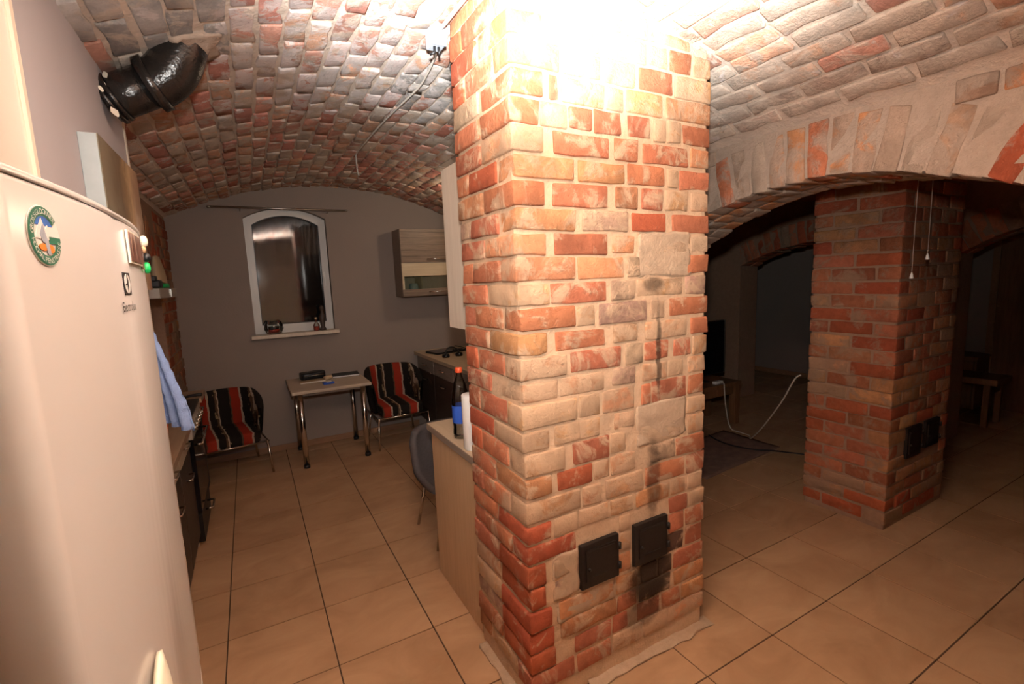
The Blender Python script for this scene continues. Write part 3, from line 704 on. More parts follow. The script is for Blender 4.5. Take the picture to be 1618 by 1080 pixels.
# far pillar
QX0, QX1, QY0, QY1 = 3.428, 4.27, 1.392, 1.908
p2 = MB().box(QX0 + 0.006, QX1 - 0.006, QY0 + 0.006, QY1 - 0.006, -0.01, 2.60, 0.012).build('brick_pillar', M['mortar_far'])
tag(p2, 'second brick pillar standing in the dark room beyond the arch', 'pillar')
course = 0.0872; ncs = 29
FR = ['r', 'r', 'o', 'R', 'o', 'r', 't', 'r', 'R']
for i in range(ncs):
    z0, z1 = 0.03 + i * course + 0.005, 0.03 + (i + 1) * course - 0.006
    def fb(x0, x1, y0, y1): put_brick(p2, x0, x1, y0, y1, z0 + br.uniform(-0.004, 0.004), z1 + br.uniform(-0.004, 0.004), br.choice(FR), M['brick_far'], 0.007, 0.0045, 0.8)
    j = lambda: br.uniform(-0.003, 0.003)
    odd = i % 2
    door_c = 0.42 < (z0 + z1) / 2 < 0.66
    # near-left face (x = QX0)
    if odd: fb(QX0 + j(), QX0 + 0.12, QY0 + j(), QY0 + 0.245); fb(QX0 + j(), QX0 + 0.10, QY0 + 0.26, QY1)
    else: fb(QX0 + j(), QX0 + 0.24, QY0 + j(), QY0 + 0.12); fb(QX0 + j(), QX0 + 0.1, QY0 + 0.133, QY0 + 0.385); fb(QX0 + j(), QX0 + 0.1, QY0 + 0.398, QY1)
    x = QX0 + (0.133 if odd else 0.253)
    while x < QX1 - 0.03:
        ln = min(0.245 * br.uniform(0.9, 1.05), QX1 - x)
        if QX1 - x - ln < 0.08: ln = QX1 - x
        if not (door_c and x + ln > 3.62 and x < 4.12) or (x > 4.08):
            fb(x, x + ln - 0.012, QY0 + j(), QY0 + 0.10)
        x += ln
    if i % 2: fb(QX1 - 0.1, QX1 + j(), QY0 + 0.12, QY0 + 0.36)
soot_door(p2, 3.64, 3.84, 0.435, 0.64, QY0 - 0.010)
soot_door(p2, 3.90, 4.10, 0.455, 0.64, QY0 - 0.010)

# ------------------------------------------------------------------ flue pipe
pp = empty('flue_pipe', (-0.368, 2.17, 2.39), label='thick black tarred flue pipe bending up into the vault', cat='pipe')

def curve(pts, k=5):
    pts = [Vector(p) for p in pts]; out = []
    for i in range(len(pts) - 1):
        a, b_, c_, d_ = pts[max(i - 1, 0)], pts[i], pts[i + 1], pts[min(i + 2, len(pts) - 1)]
        for j in range(k):
            t = j / k; out.append(0.5 * ((2 * b_) + (c_ - a) * t + (2 * a - 5 * b_ + 4 * c_ - d_) * t * t + (3 * b_ - a - 3 * c_ + d_) * t ** 3))
    return out + [pts[-1]]
def bez(p0, p1, p2, n): return [(p0 * (1 - t) ** 2 + p1 * 2 * t * (1 - t) + p2 * t * t) for t in [k / n for k in range(n + 1)]]
def rel(o, pts): return [Vector(p) - o.location for p in pts]
straight = [Vector((-0.362, 2.235, 2.385)), Vector((-0.30, 2.225, 2.415)), Vector((-0.22, 2.21, 2.452))]
elbow = bez(Vector((-0.22, 2.21, 2.452)), Vector((-0.125, 2.19, 2.495)), Vector((-0.105, 2.185, 2.66)), 12)
MB().tube(rel(pp, straight), [0.074, 0.074, 0.074], 28).build('pipe_stub', M['pipe'], pp)
MB().tube(rel(pp, elbow), 0.083, 28).build('elbow', M['pipe'], pp)
MB().tube(rel(pp, [(-0.232, 2.212, 2.447), (-0.206, 2.207, 2.459)]), 0.094, 28).build('socket_collar', M['pipe'], pp)
for q, rr_ in (((-0.352, 2.233, 2.390), 0.083), ((-0.335, 2.231, 2.398), 0.080)):
    d_ = Vector((0.06, -0.01, 0.03)).normalized() * 0.006
    MB().tube(rel(pp, [Vector(q) - d_, Vector(q) + d_]), rr_, 28).build('tape_wrap', M['pipe'], pp)
rs = random.Random(4)
axd = Vector((0.06, -0.01, 0.03)).normalized()
for (al, an, sx) in ((0.012, 2.75, 0.016), (0.05, 2.35, 0.020), (0.018, 1.85, 0.012), (0.008, 0.9, 0.02), (0.035, 2.0, 0.008)):
    c = Vector((-0.362, 2.235, 2.385)) + axd * al
    u = axd.cross(Vector((0, 0, 1))).normalized(); w = u.cross(axd)
    nrm = -u * 0 + (Vector((0.35, -0.9, 0)) * math.sin(an) + Vector((0, 0, 1)) * math.cos(an) * -1)
    nrm = (nrm - axd * nrm.dot(axd)).normalized()
    b = MB(); t2 = axd.cross(nrm); P0 = c + nrm * (0.0755 if al > 0.03 else 0.082)
    n_ = 9; b.add([P0 + axd * (sx * 0.45 * math.cos(2 * math.pi * k / n_) * rs.uniform(0.7, 1.2)) + t2 * (sx * math.sin(2 * math.pi * k / n_) * rs.uniform(0.8, 1.2)) + nrm * 0.002 - pp.location for k in range(n_)] + [P0 - nrm * 0.006 - pp.location], [tuple(range(n_))] + [(k, n_, (k + 1) % n_) for k in range(n_)])
    b.build('paint_chip', M['cream'], pp)
b = MB(); v, f = rough_box(0.17, 0.19, 0.07, 0.03, 0.03, 77, seg=3); b.add(v, f, smooth=True)
b.build('mortar_collar', M['mortar_arch'], pp, Vector((-0.085, 2.17, 2.612)) - pp.location, (0, -0.3, 0))

# ------------------------------------------------------------------ fridge
FY0, FY1 = 0.505, 1.095; FXB = -0.76
fr = empty('refrigerator', (-0.46, 0.80, 0.0), label='tall cream-white refrigerator with bulging door and round sticker', cat='refrigerator')
def dx(y): return -0.160 + 0.022 * (1 - ((y - 0.80) / 0.30) ** 2)
def door_plan(y0, y1, off=0.0, back=-0.215, r=0.020):
    pts = []
    for k in range(9):
        a = math.pi / 2 * k / 8
        pts.append((dx(y0 + r) + off - r + r * math.sin(a), y0 + r - r * math.cos(a)))
    for k in range(1, 24):
        y = y0 + r + (y1 - y0 - 2 * r) * k / 24; pts.append((dx(y) + off, y))
    for k in range(9):
        a = math.pi / 2 * k / 8
        pts.append((dx(y1 - r) + off - r + r * math.cos(a), y1 - r + r * math.sin(a)))
    pts += [(back, y1), (back, y0)]
    return pts
def plan_part(name, plan, z0, z1, mat, parent, bev=0.0):
    b = MB(); n = len(plan)
    zs = [(z0, -bev), (z0 + bev, 0), (z1 - bev, 0), (z1, -bev)] if bev else [(z0, 0), (z1, 0)]
    cx = sum(p[0] for p in plan) / n; cy = sum(p[1] for p in plan) / n; vs_ = []
    for z, ofs in zs:
        for (x, y) in plan:
            d = Vector((x - cx, y - cy)); L = d.length; k = (L + ofs) / L; vs_.append((cx + d.x * k - fr.location.x, cy + d.y * k - fr.location.y, z))
    fs_ = [tuple(range(n))[::-1], tuple((len(zs) - 1) * n + i for i in range(n))]
    m_ = len(zs)
    for a in range(m_ - 1):
        for i in range(n): fs_.append((a * n + i, a * n + (i + 1) % n, (a + 1) * n + (i + 1) % n, (a + 1) * n + i))
    b.add(vs_, fs_); me = b.mesh(name)
    for p in me.polygons: p.use_smooth = len(p.vertices) == 4 and abs(p.normal.z) < 0.3 and p.area < 1.0
    return link(name, me, mat, parent)
def fbox(name, x0, x1, y0, y1, z0, z1, mat, bev=0.006, parent=None):
    return MB().box(x0 - fr.location.x, x1 - fr.location.x, y0 - fr.location.y, y1 - fr.location.y, z0, z1, bev).build(name, mat, parent or fr)
fbox('body', FXB, -0.232, FY0 + 0.008, FY1 - 0.008, 0.02, 1.806, M['fridge'])
fbox('door_gasket', -0.232, -0.214, FY0 + 0.014, FY1 - 0.014, 0.06, 1.79, M['gasket'], 0.0)
up = plan_part('upper_door', door_plan(FY0, FY1), 0.975, 1.807, M['fridge'], fr, 0.004)
lo = plan_part('lower_door', door_plan(FY0, FY1), 0.06, 0.965, M['fridge'], fr, 0.004)
plan_part('top_cap', door_plan(FY0 - 0.001, FY1 + 0.001, 0.001, FXB + 0.02), 1.8078, 1.8145, M['fridge'], fr, 0.002)
fbox('plinth', FXB, -0.24, FY0 + 0.01, FY1 - 0.01, 0.0, 0.06, M['fridge_grey'], 0.0)
b = MB(); hy, hz = 0.645, 1.262
b.grid(lambda i, j: (dx(hy) + 0.004 + 0.010 * math.sin(math.pi * i / 8) * math.sin(math.pi * (0.1 + 0.8 * j / 8)) - fr.location.x, hy - 0.030 + 0.062 * j / 8 - fr.location.y, hz - 0.055 + (0.040 + 0.030 * math.sin(1.5 * j / 8)) * i / 8), 9, 9)
me = b.mesh('grip'); ho = link('grip', me, M['pearl'], fr); md = ho.modifiers.new('t', 'SOLIDIFY'); md.thickness = 0.006; md.offset = -1
ho['label'] = 'pale leaf-shaped grip low on the door'

def on_door(y, z, off): return Vector((dx(y) + off - fr.location.x, y - fr.location.y, z))
def flat(poly, off, name, mat, parent, thick=0.0006):
    """a thin printed shape laid on the curved door; poly in (y, z)"""
    b = MB(); n = len(poly)
    b.add([on_door(y, z, off) for y, z in poly] + [on_door(y, z, off - thick) for y, z in poly], [tuple(range(n)), tuple(range(n, 2 * n))[::-1]] + [(i, n + i, n + (i + 1) % n, (i + 1) % n) for i in range(n)])
    return b.build(name, mat, parent)
def ell(cy, cz, ry, rz, n=40, a0=0, a1=2 * math.pi): return [(cy + ry * math.cos(a0 + (a1 - a0) * k / n), cz + rz * math.sin(a0 + (a1 - a0) * k / n)) for k in range(n if a1 - a0 > 6.28 else n + 1)]
def glyphs(text, size):
    c = bpy.data.curves.new('text', 'FONT'); c.body = text; c.size = size; c.resolution_u = 3
    o = bpy.data.objects.new('text', c); COL.objects.link(o); bpy.context.view_layer.update()
    me = bpy.data.meshes.new_from_object(o.evaluated_get(bpy.context.evaluated_depsgraph_get()))
    vs_ = [tuple(v.co) for v in me.vertices]; fs_ = [tuple(p.vertices) for p in me.polygons]
    bpy.data.objects.remove(o); bpy.data.curves.remove(c); bpy.data.meshes.remove(me); return vs_, fs_
# sticker
SY, SZ, SRY, SRZ = 0.571, 1.763, 0.0275, 0.0262
st = flat(ell(SY, SZ, SRY, SRZ), 0.0008, 'round_sticker', M['sticker_white'], up); st['label'] = 'round green and white mountain road sticker'
st.parent = fr
ringp = [(SY + SRY * 0.97 * math.cos(a), SZ + SRZ * 0.97 * math.sin(a)) for a in [0.62 + (2 * math.pi - 0.62) * k / 48 for k in range(49)]]
inner = [(SY + SRY * 0.66 * math.cos(a), SZ + SRZ * 0.66 * math.sin(a)) for a in [0.62 + (2 * math.pi - 0.62) * k / 48 for k in range(49)]]
b = MB(); b.add([on_door(y, z, 0.0013) for y, z in ringp] + [on_door(y, z, 0.0013) for y, z in inner], [(k, k + 1, 50 + k, 49 + k) for k in range(48)])
b.build('green_ring', M['sticker_green'], st)
flat([(SY + SRY * 0.22, SZ + 0.0), (SY + SRY * 0.96, SZ + 0.0), (SY + SRY * 0.93, SZ - SRZ * 0.22), (SY + SRY * 0.22, SZ - SRZ * 0.24)], 0.0014, 'green_bar', M['sticker_green'], st)
flat(ell(SY, SZ, SRY * 0.655, SRZ * 0.655, 24, 0.55, 2.6), 0.0011, 'blue_sky', M['sticker_blue'], st)
flat([(SY - SRY * 0.62, SZ - 0.1 * SRZ), (SY - SRY * 0.38, SZ + 0.28 * SRZ), (SY - SRY * 0.12, SZ + 0.60 * SRZ), (SY + SRY * 0.05, SZ + 0.22 * SRZ), (SY + SRY * 0.2, SZ + 0.38 * SRZ), (SY + SRY * 0.45, SZ + 0.05 * SRZ), (SY + 0.2 * SRY, SZ - 0.12 * SRZ)], 0.0013, 'snowy_peak', M['sticker_white'], st)
flat([(SY - SRY * 0.34, SZ + 0.05 * SRZ), (SY - SRY * 0.08, SZ + 0.42 * SRZ), (SY + SRY * 0.02, SZ + 0.05 * SRZ), (SY + 0.16 * SRY, SZ - 0.3 * SRZ), (SY - 0.22 * SRY, SZ - 0.2 * SRZ)], 0.0015, 'grey_rock', M['sticker_grey'], st)
flat(ell(SY - 0.22 * SRY, SZ - 0.38 * SRZ, SRY * 0.26, SRZ * 0.12, 16), 0.0015, 'orange_meadow', M['sticker_orange'], st)
flat(ell(SY + 0.25 * SRY, SZ - 0.42 * SRZ, SRY * 0.20, SRZ * 0.14, 16), 0.0015, 'orange_meadow', M['sticker_orange'], st)
flat([(SY - 0.1 * SRY, SZ - 0.25 * SRZ), (SY + 0.12 * SRY, SZ - 0.25 * SRZ), (SY + 0.2 * SRY, SZ - 0.6 * SRZ), (SY - 0.02 * SRY, SZ - 0.62 * SRZ)], 0.0016, 'road', M['sticker_grey'], st)
lb = MB()
def arc_text(txt, a_start, a_end, inward):
    n = len(txt)
    for k, ch in enumerate(txt):
        a = a_start + (a_end - a_start) * (k + 0.5) / n
        gv, gf = glyphs(ch, 0.0066)
        if not gv: continue
        w = max(v[0] for v in gv) + min(v[0] for v in gv); h = 0.0046
        th_ = a - math.pi / 2 if not inward else a + math.pi / 2
        out = []
        for v in gv:
            x, y = v[0] - w / 2, v[1] - h / 2
            c_, s_ = math.cos(th_), math.sin(th_)
            out.append(on_door(SY + SRY * 0.815 * math.cos(a) + x * c_ - y * s_, SZ + SRZ * 0.815 * math.sin(a) + x * s_ + y * c_, 0.0018))
        lb.add(out, gf)
arc_text('GROSSGLOCKNER', 3.10, 0.66, False)
arc_text('HOCHALPENSTRASSE', 3.30, 6.12, True)
lb.build('lettering', M['sticker_white'], st)
# maker's mark
EY0, EY1, EZ0, EZ1 = 0.782, 0.822, 1.7085, 1.7375
em = flat([(EY0, EZ0), (EY1, EZ0), (EY1, EZ1), (EY0, EZ1)], 0.0010, 'emblem', M['ink'], fr); em['label'] = 'black square emblem with white curved cross shape'
ecy, ecz = (EY0 + EY1) / 2, (EZ0 + EZ1) / 2
def arcp(s, n=14):
    pts = []
    for k in range(n + 1):
        a = -1.15 + 2.3 * k / n; pts.append((ecy + s * (0.0175 * math.cos(a) - 0.000), ecz + 0.0140 * math.sin(a) / math.sin(1.15)))
    for k in range(n + 1):
        a = 1.15 - 2.3 * k / n; pts.append((ecy + s * (0.0085 * math.cos(a) - 0.0005), ecz + 0.0118 * math.sin(a) / math.sin(1.15)))
    return pts
flat(ell(ecy, ecz, 0.0155, 0.0128, 32), 0.0014, 'emblem_disc', M['sticker_white'], em)
tri = []
for (a0, a1) in ((math.pi * 0.55, math.pi * 1.05), (math.pi * 1.05, math.pi * 1.45), (math.pi * 1.45, math.pi * 2.55)):
    for k in range(10):
        t_ = k / 10; aa = a0 + (a1 - a0) * t_; rad_ = 1.0 - 0.86 * math.sin(math.pi * t_) ** 0.5
        tri.append((ecy + 0.0155 * rad_ * math.cos(aa), ecz + 0.0128 * rad_ * math.sin(aa)))
flat(tri, 0.0019, 'emblem_star', M['ink'], em)
gv, gf = glyphs('Electrolux', 0.0185); gw = max(v[0] for v in gv)
b = MB(); b.add([on_door(0.758 + v[0] / gw * 0.080, 1.6875 + v[1] * 0.95, 0.0012) for v in gv], gf); b.build('brand_lettering', M['ink'], fr)
# magnets (own things)
def wdoor(y, z, off): return Vector((dx(y) + off, y, z))
pm = empty('photo_magnet', wdoor(0.895, 1.774, 0.0), label='framed photo magnet on the fridge door', cat='magnet')
def pmf(y0, y1, z0, z1, o0, o1, name, mat):
    b = MB(); n = 6; vs_ = []
    for k in range(n + 1):
        y = y0 + (y1 - y0) * k / n
        for z, o_ in ((z0, o0), (z1, o0), (z1, o1), (z0, o1)): vs_.append(wdoor(y, z, o_) - pm.location)
    fs_ = [(0, 1, 2, 3), tuple(n * 4 + i for i in (3, 2, 1, 0))]
    for k in range(n):
        for i in range(4): fs_.append((k * 4 + i, k * 4 + 4 + i, k * 4 + 4 + (i + 1) % 4, k * 4 + (i + 1) % 4))
    b.add(vs_, fs_); return b.build(name, mat, pm)
pmf(0.835, 0.955, 1.752, 1.797, 0.001, 0.0035, 'frame', M['pearl'])
pmf(0.839, 0.951, 1.7545, 1.7945, 0.0035, 0.0045, 'print', M['photo'])
pmf(0.962, 1.005, 1.748, 1.793, 0.001, 0.0035, 'strip', M['photo'])
def knob_magnet(y, z, r, L, mat, label, name='round_magnet'):
    p = wdoor(y, z, 0.0008); n = Vector((1, 0.15 if y > 1 else 0, 0)).normalized()
    Rm = Vector((0, 0, 1)).rotation_difference(n).to_matrix().to_4x4()
    o = MB().lathe([(r * 0.8, 0), (r * 0.95, L * 0.2), (r, L * 0.5), (r * 0.8, L * 0.85), (r * 0.3, L)], 18, M=Rm).build(name, mat, None, p); tag(o, label, 'magnet', 'fridge magnets'); return o
knob_magnet(1.040, 1.798, 0.010, 0.010, M['pearl'], 'pearl-white round magnet, topmost at fridge edge')
knob_magnet(1.035, 1.784, 0.006, 0.006, M['tan'], 'tiny tan magnet just below the white one')
knob_magnet(1.050, 1.771, 0.008, 0.011, M['black'], 'black knob magnet between tan and green ones')
knob_magnet(1.048, 1.753, 0.010, 0.009, M['green'], 'bright green round magnet at fridge edge')

# ------------------------------------------------------------------ canvas on the lilac wall
cv = empty('canvas_picture', (-0.346, 2.06, 1.94), label='sunrise canvas picture with blue-grey edge behind the fridge', cat='picture')
MB().box(-0.022, 0.0205, -0.275, 0.275, -0.22, 0.22, 0.002).build('stretcher', M['canvas_side'], cv)
MB().box(0.0205, 0.023, -0.275, 0.275, -0.22, 0.22).build('print', M['canvas'], cv)

# ------------------------------------------------------------------ blue towel
tw = empty('towel', (-0.325, 2.02, 1.62), label='blue striped terry towel hanging past the fridge', cat='towel')
b = MB(); nu, nv = 36, 22
def TP_(i, j):
    u = i / (nu - 1) - 0.5; t = j / (nv - 1)
    wdt = 0.05 + 0.17 * min(1, t * 1.3); fold = 0.012 * math.sin(u * 26 + t * 2) * (0.3 + t) + 0.003 * math.sin(t * 55)
    return (0.006 + 0.045 * t ** 1.2 + u * wdt * 0.55 + fold * 0.5, -u * wdt * 0.4 + fold * 0.9, 0.0 - 0.35 * t - 0.05 * t * (u + 0.5) + 0.02 * (1 - t) * math.cos(u * 3))
b.grid(TP_, nu, nv); me = b.mesh('cloth'); o = link('cloth', me, M['blue_towel'], tw); md = o.modifiers.new('t', 'SOLIDIFY'); md.thickness = 0.006
MB().tube([(-0.043, 0, -0.01), (-0.01, 0, -0.012), (0.004, 0, 0.002), (0.006, 0, 0.03)], 0.004, 8).build('hook', M['steel'], tw)

# ------------------------------------------------------------------ left kitchen run
def cab_base(name, y0, y1, label, drawer=True, front=M['wood_dark'], x0=-1.0, xf=-0.43, xs=1, group='base cabinets', handle_z=None):
    """base cabinet whose front faces +X (xs=1) or -X (xs=-1)"""
    c = empty(name, ((x0 + xf) / 2, (y0 + y1) / 2, 0), label=label, cat='cabinet', group=group)
    def bx(nm, xa, xb, ya, yb, za, zb, mat, parent=c, bev=0.002):
        xa, xb = sorted((xa, xb)); return MB().box(xa - c.location.x, xb - c.location.x, ya - c.location.y, yb - c.location.y, za, zb, bev).build(nm, mat, parent)
    bx('body', x0, xf - xs * 0.02, y0 + 0.001, y1 - 0.001, 0.10, 0.858, M['white_front'], bev=0)
    bx('plinth', x0, xf - xs * 0.06, y0 + 0.001, y1 - 0.001, 0.0, 0.10, M['wood_grey'], bev=0)
    zt = 0.70 if drawer else 0.85
    dr = bx('door', xf - xs * 0.019, xf, y0 + 0.003, y1 - 0.003, 0.105, zt - 0.004, front)
    hz_ = handle_z or zt - 0.09
    def bar(par, y, z, L=0.12):
        MB().tube([(xf - c.location.x, y - L / 2 - c.location.y, z), (xf + xs * 0.028 - c.location.x, y - L / 2 - c.location.y, z), (xf + xs * 0.03 - c.location.x, y - c.location.y, z), (xf + xs * 0.028 - c.location.x, y + L / 2 - c.location.y, z), (xf - c.location.x, y + L / 2 - c.location.y, z)], 0.006, 8).build('handle', M['chrome'], par)
    bar(dr, (y0 + y1) / 2, hz_)
    if drawer:
        d2 = bx('drawer', xf - xs * 0.019, xf, y0 + 0.003, y1 - 0.003, zt, 0.852, M['wood_grey'] if xs < 0 else M['white_front']); bar(d2, (y0 + y1) / 2, (zt + 0.852) / 2)
    return c
cab_base('base_cabinet', 2.62, 3.16, 'dark-fronted base cabinet right after the fridge', handle_z=0.58, group='left base cabinets')
cab_base('base_cabinet', 3.17, 3.66, 'dark-fronted base cabinet beside the cooker', handle_z=0.58, group='left base cabinets')
def wtop(name, x0, x1, y0, y1, label, mat, edge):
    c = empty(name, ((x0 + x1) / 2, (y0 + y1) / 2, 0.86), label=label, cat='worktop')
    MB().box(x0 - c.location.x, x1 - c.location.x, y0 - c.location.y, y1 - c.location.y, 0.0, 0.038, 0.003).build('slab', mat, c)
    return c
wtop('worktop', -1.17, -0.385, 2.61, 3.665, 'brown worktop along the left niche', M['worktop_brown'], None)
ck = empty('cooker', (-0.74, 3.97, 0), label='black-fronted cooker with chrome knobs at the left', cat='cooker')
def ckb(nm, xa, xb, ya, yb, za, zb, mat, bev=0.003, par=None): return MB().box(xa + 0.74, xb + 0.74, ya - 3.97, yb - 3.97, za, zb, bev).build(nm, mat, par or ck)
ckb('body', -1.10, -0.45, 3.672, 4.268, 0.0, 0.88, M['white_front'])
ckb('hob', -1.10, -0.40, 3.672, 4.268, 0.88, 0.90, M['black'])
ckb('control_panel', -0.45, -0.405, 3.676, 4.264, 0.74, 0.872, M['fridge_grey'])
od = ckb('oven_door', -0.45, -0.405, 3.676, 4.264, 0.24, 0.73, M['screen'])
dr = ckb('drawer', -0.45, -0.41, 3.676, 4.264, 0.03, 0.225, M['black'])
for y in (3.72, 3.83, 3.94, 4.05, 4.16):
    MB().tube([(-0.405 + 0.74, y - 3.97, 0.81), (-0.375 + 0.74, y - 3.97, 0.81)], 0.017, 14).build('knob', M['chrome'], ck)
MB().tube([(0.335, -0.24, 0.69), (0.375, -0.24, 0.69), (0.375, 0.24, 0.69), (0.335, 0.24, 0.69)], 0.008, 8).build('handle', M['chrome'], od)
MB().tube([(0.33, -0.08, 0.17), (0.375, -0.08, 0.17), (0.375, 0.08, 0.17), (0.33, 0.08, 0.17)], 0.008, 8).build('handle', M['chrome'], dr)
for (x, y) in ((-0.95, 3.83), (-0.95, 4.12), (-0.60, 3.83), (-0.60, 4.12)):
    MB().lathe([(0.085, 0.90), (0.085, 0.912), (0.07, 0.914)], 24, (x + 0.74, y - 3.97, 0)).build('burner', M['iron'], ck)
cab_base('base_cabinet', 4.28, 4.62, 'narrow dark base cabinet past the cooker', handle_z=0.58, group='left base cabinets')
wtop('worktop', -1.17, -0.385, 4.275, 4.63, 'short brown worktop past the cooker', M['worktop_brown'], None)
pn = empty('frying_pan', (-0.60, 4.12, 0.914), label='black frying pan standing on the cooker', cat='pan')
MB().lathe([(0.001, 0.0), (0.09, 0.0), (0.115, 0.04), (0.118, 0.04), (0.094, 0.004), (0.001, 0.003)], 24).build('pan_body', M['black'], pn)
MB().tube([(0.10, -0.03, 0.03), (0.17, -0.06, 0.05), (0.24, -0.09, 0.056)], [0.009, 0.010, 0.012], 10).build('handle', M['black'], pn)
rp = MB().lathe([(0.001, 0), (0.065, 0), (0.075, 0.10), (0.078, 0.13), (0.070, 0.13), (0.066, 0.02), (0.001, 0.015)], 20).build('red_bowl', M['orange'], None, (-0.50, 2.95, 0.898)); tag(rp, 'red-orange pot on the left worktop under the towel', 'pot')
hd = empty('cooker_hood', (-0.80, 4.02, 1.67), label='flat grey cooker hood in the left arch', cat='hood')
MB().box(-0.37, 0.335, -0.42, 0.40, 0.0, 0.065, 0.006).build('canopy', M['fridge_grey'], hd)
MB().box(0.335, 0.342, 0.05, 0.065, 0.005, 0.06, 0.001).build('slider', M['chrome'], hd)
MB().box(-0.37, -0.12, -0.13, 0.13, 0.065, 0.45, 0.004).build('duct', M['fridge_grey'], hd)
bgp = empty('paper_bag', (-0.52, 4.05, 1.737), label='beige packet with green foot standing on the cooker hood', cat='packet')
b = MB(); b.grid(lambda i, j: ((0.045 - 0.03 * (j / 8) ** 2) * math.cos(2 * math.pi * i / 16) * 1.0, (0.17 - 0.03 * j / 8) * 0.5 * math.sin(2 * math.pi * i / 16) * 1.6, 0.03 + 0.18 * j / 8 + 0.006 * math.sin(i)), 16, 9, closed_u=True); b.f.append(tuple(i * 9 + 8 for i in range(16))); b.sm.append(False); b.build('packet', M['card'], bgp)
MB().lathe([(0.001, 0), (0.11, 0.0), (0.115, 0.02), (0.10, 0.03), (0.001, 0.03)], 18, M=Matrix.Diagonal((0.5, 1.25, 1, 1))).build('foot', M['green'], bgp)
clp = MB().box(-0.03, 0.03, -0.06, 0.06, 0, 0.05, 0.01).box(-0.012, 0.012, -0.09, 0.0, 0.04, 0.075, 0.006).build('stapler', M['black'], None, (-0.50, 3.76, 1.737)); tag(clp, 'small black gadget beside the packet on the hood', 'gadget')

# ------------------------------------------------------------------ peninsula behind the chimney
pc = empty('base_cabinet', (1.30, 2.24, 0), label='pale wood base cabinet standing behind the chimney', cat='cabinet')
def pcb(nm, xa, xb, ya, yb, za, zb, mat, bev=0.002): return MB().box(xa - 1.30, xb - 1.30, ya - 2.24, yb - 2.24, za, zb, bev).build(nm, mat, pc)
pcb('side_panel', 0.842, 0.860, 1.952, 2.545, 0.0, 0.858, M['wood_pale'])
pcb('body', 0.861, 1.76, 1.955, 2.52, 0.10, 0.857, M['white_front'], 0)
pcb('plinth', 0.861, 1.76, 1.97, 2.47, 0.0, 0.10, M['wood_grey'], 0)
for k in range(2): pcb('door', 0.863 + k * 0.45, 1.31 + k * 0.45, 2.521, 2.54, 0.11, 0.85, M['wood_dark'])
ptw = empty('worktop', (1.30, 2.26, 0.86), label='grey-edged worktop behind the chimney holding the paper roll', cat='worktop')
MB().box(-0.47, 0.48, -0.318, 0.325, 0.0, 0.037, 0.002).build('slab', M['wood_grey'], ptw)
MB().box(-0.468, 0.478, -0.316, 0.323, 0.0371, 0.0395, 0).build('surface', M['worktop'], ptw)
pr = empty('paper_roll', (0.898, 2.055, 0.8995), label='white kitchen paper roll standing beside the chimney', cat='paper roll')
MB().lathe([(0.02, 0), (0.054, 0.0), (0.056, 0.004), (0.056, 0.262), (0.054, 0.266), (0.02, 0.266)], 32).build('roll', M['paper'], pr)
MB().lathe([(0.0195, 0.001), (0.0195, 0.2655), (0.018, 0.2655)], 20).build('core', M['card'], pr)
bt = empty('bottle', (0.905, 2.235, 0.8995), label='clear plastic bottle with orange-red cap and blue label', cat='bottle')
MB().lathe([(0.03, 0), (0.043, 0.006), (0.045, 0.03), (0.042, 0.06), (0.045, 0.09), (0.045, 0.20), (0.042, 0.24), (0.032, 0.285), (0.018, 0.32), (0.014, 0.335), (0.014, 0.35)], 28).build('bottle_body', M['glass'], bt)
MB().lathe([(0.0455, 0.085), (0.0458, 0.09), (0.0458, 0.17), (0.0455, 0.175)], 28, cap=False).build('label_band', M['blue'], bt)
MB().lathe([(0.018, 0.343), (0.0185, 0.346), (0.0185, 0.366), (0.016, 0.369)], 20).build('cap', M['orange'], bt)
uc = empty('wall_cabinet', (1.30, 2.10, 1.475), label='pale wall cabinet hung behind the chimney, only its side showing', cat='cabinet')
MB().box(-0.415, -0.397, -0.165, 0.170, 0.0, 0.765, 0.002).build('side_panel', M['wood_cream'], uc)
MB().box(-0.396, 0.45, -0.165, 0.150, 0.002, 0.763, 0).build('body', M['white_front'], uc)
for k in range(2): MB().box(-0.395 + k * 0.425, 0.025 + k * 0.425, 0.151, 0.170, 0.003, 0.762, 0.002).build('door', M['wood_zebra'], uc)

# ------------------------------------------------------------------ right run under the window wall
yy = 5.45
names = ['farthest drawer cabinet against the window wall', 'drawer cabinet second from the window wall', 'drawer cabinet third from the window wall', 'drawer cabinet nearest, hidden behind the chimney']
for k in range(4):
    cab_base('drawer_cabinet', yy - 0.56, yy, 'dark and wood-grey ' + names[k], True, M['wood_dark'], 2.34, 1.69, -1, 'right base cabinets'); yy -= 0.562
wtop('worktop', 1.655, 2.35, 3.19, 5.452, 'beech worktop of the right-hand kitchen run', M['worktop'], None)
wc = empty('wall_cabinet', (1.895, 5.30, 1.55), label='zebra-wood wall cabinet with glass strip beside the window', cat='cabinet')
def wcb(nm, xa, xb, ya, yb, za, zb, mat, bev=0.002, par=None): return MB().box(xa - 1.895, xb - 1.895, ya - 5.30, yb - 5.30, za - 1.55, zb - 1.55, bev).build(nm, mat, par or wc)
wcb('side_panel', 1.492, 1.510, 5.17, 5.452, 1.548, 2.28, M['wood_zebra']); wcb('side_panel', 2.28, 2.298, 5.17, 5.452, 1.548, 2.28, M['wood_zebra'])
wcb('top_panel', 1.511, 2.279, 5.17, 5.452, 2.262, 2.28, M['wood_zebra']); wcb('bottom_panel', 1.511, 2.279, 5.17, 5.452, 1.548, 1.566, M['wood_zebra'])
wcb('back_panel', 1.511, 2.279, 5.446, 5.452, 1.566, 2.262, M['wood_cream'], 0); wcb('inner_shelf', 1.511, 2.279, 5.18, 5.446, 1.905, 1.921, M['wood_cream'], 0)
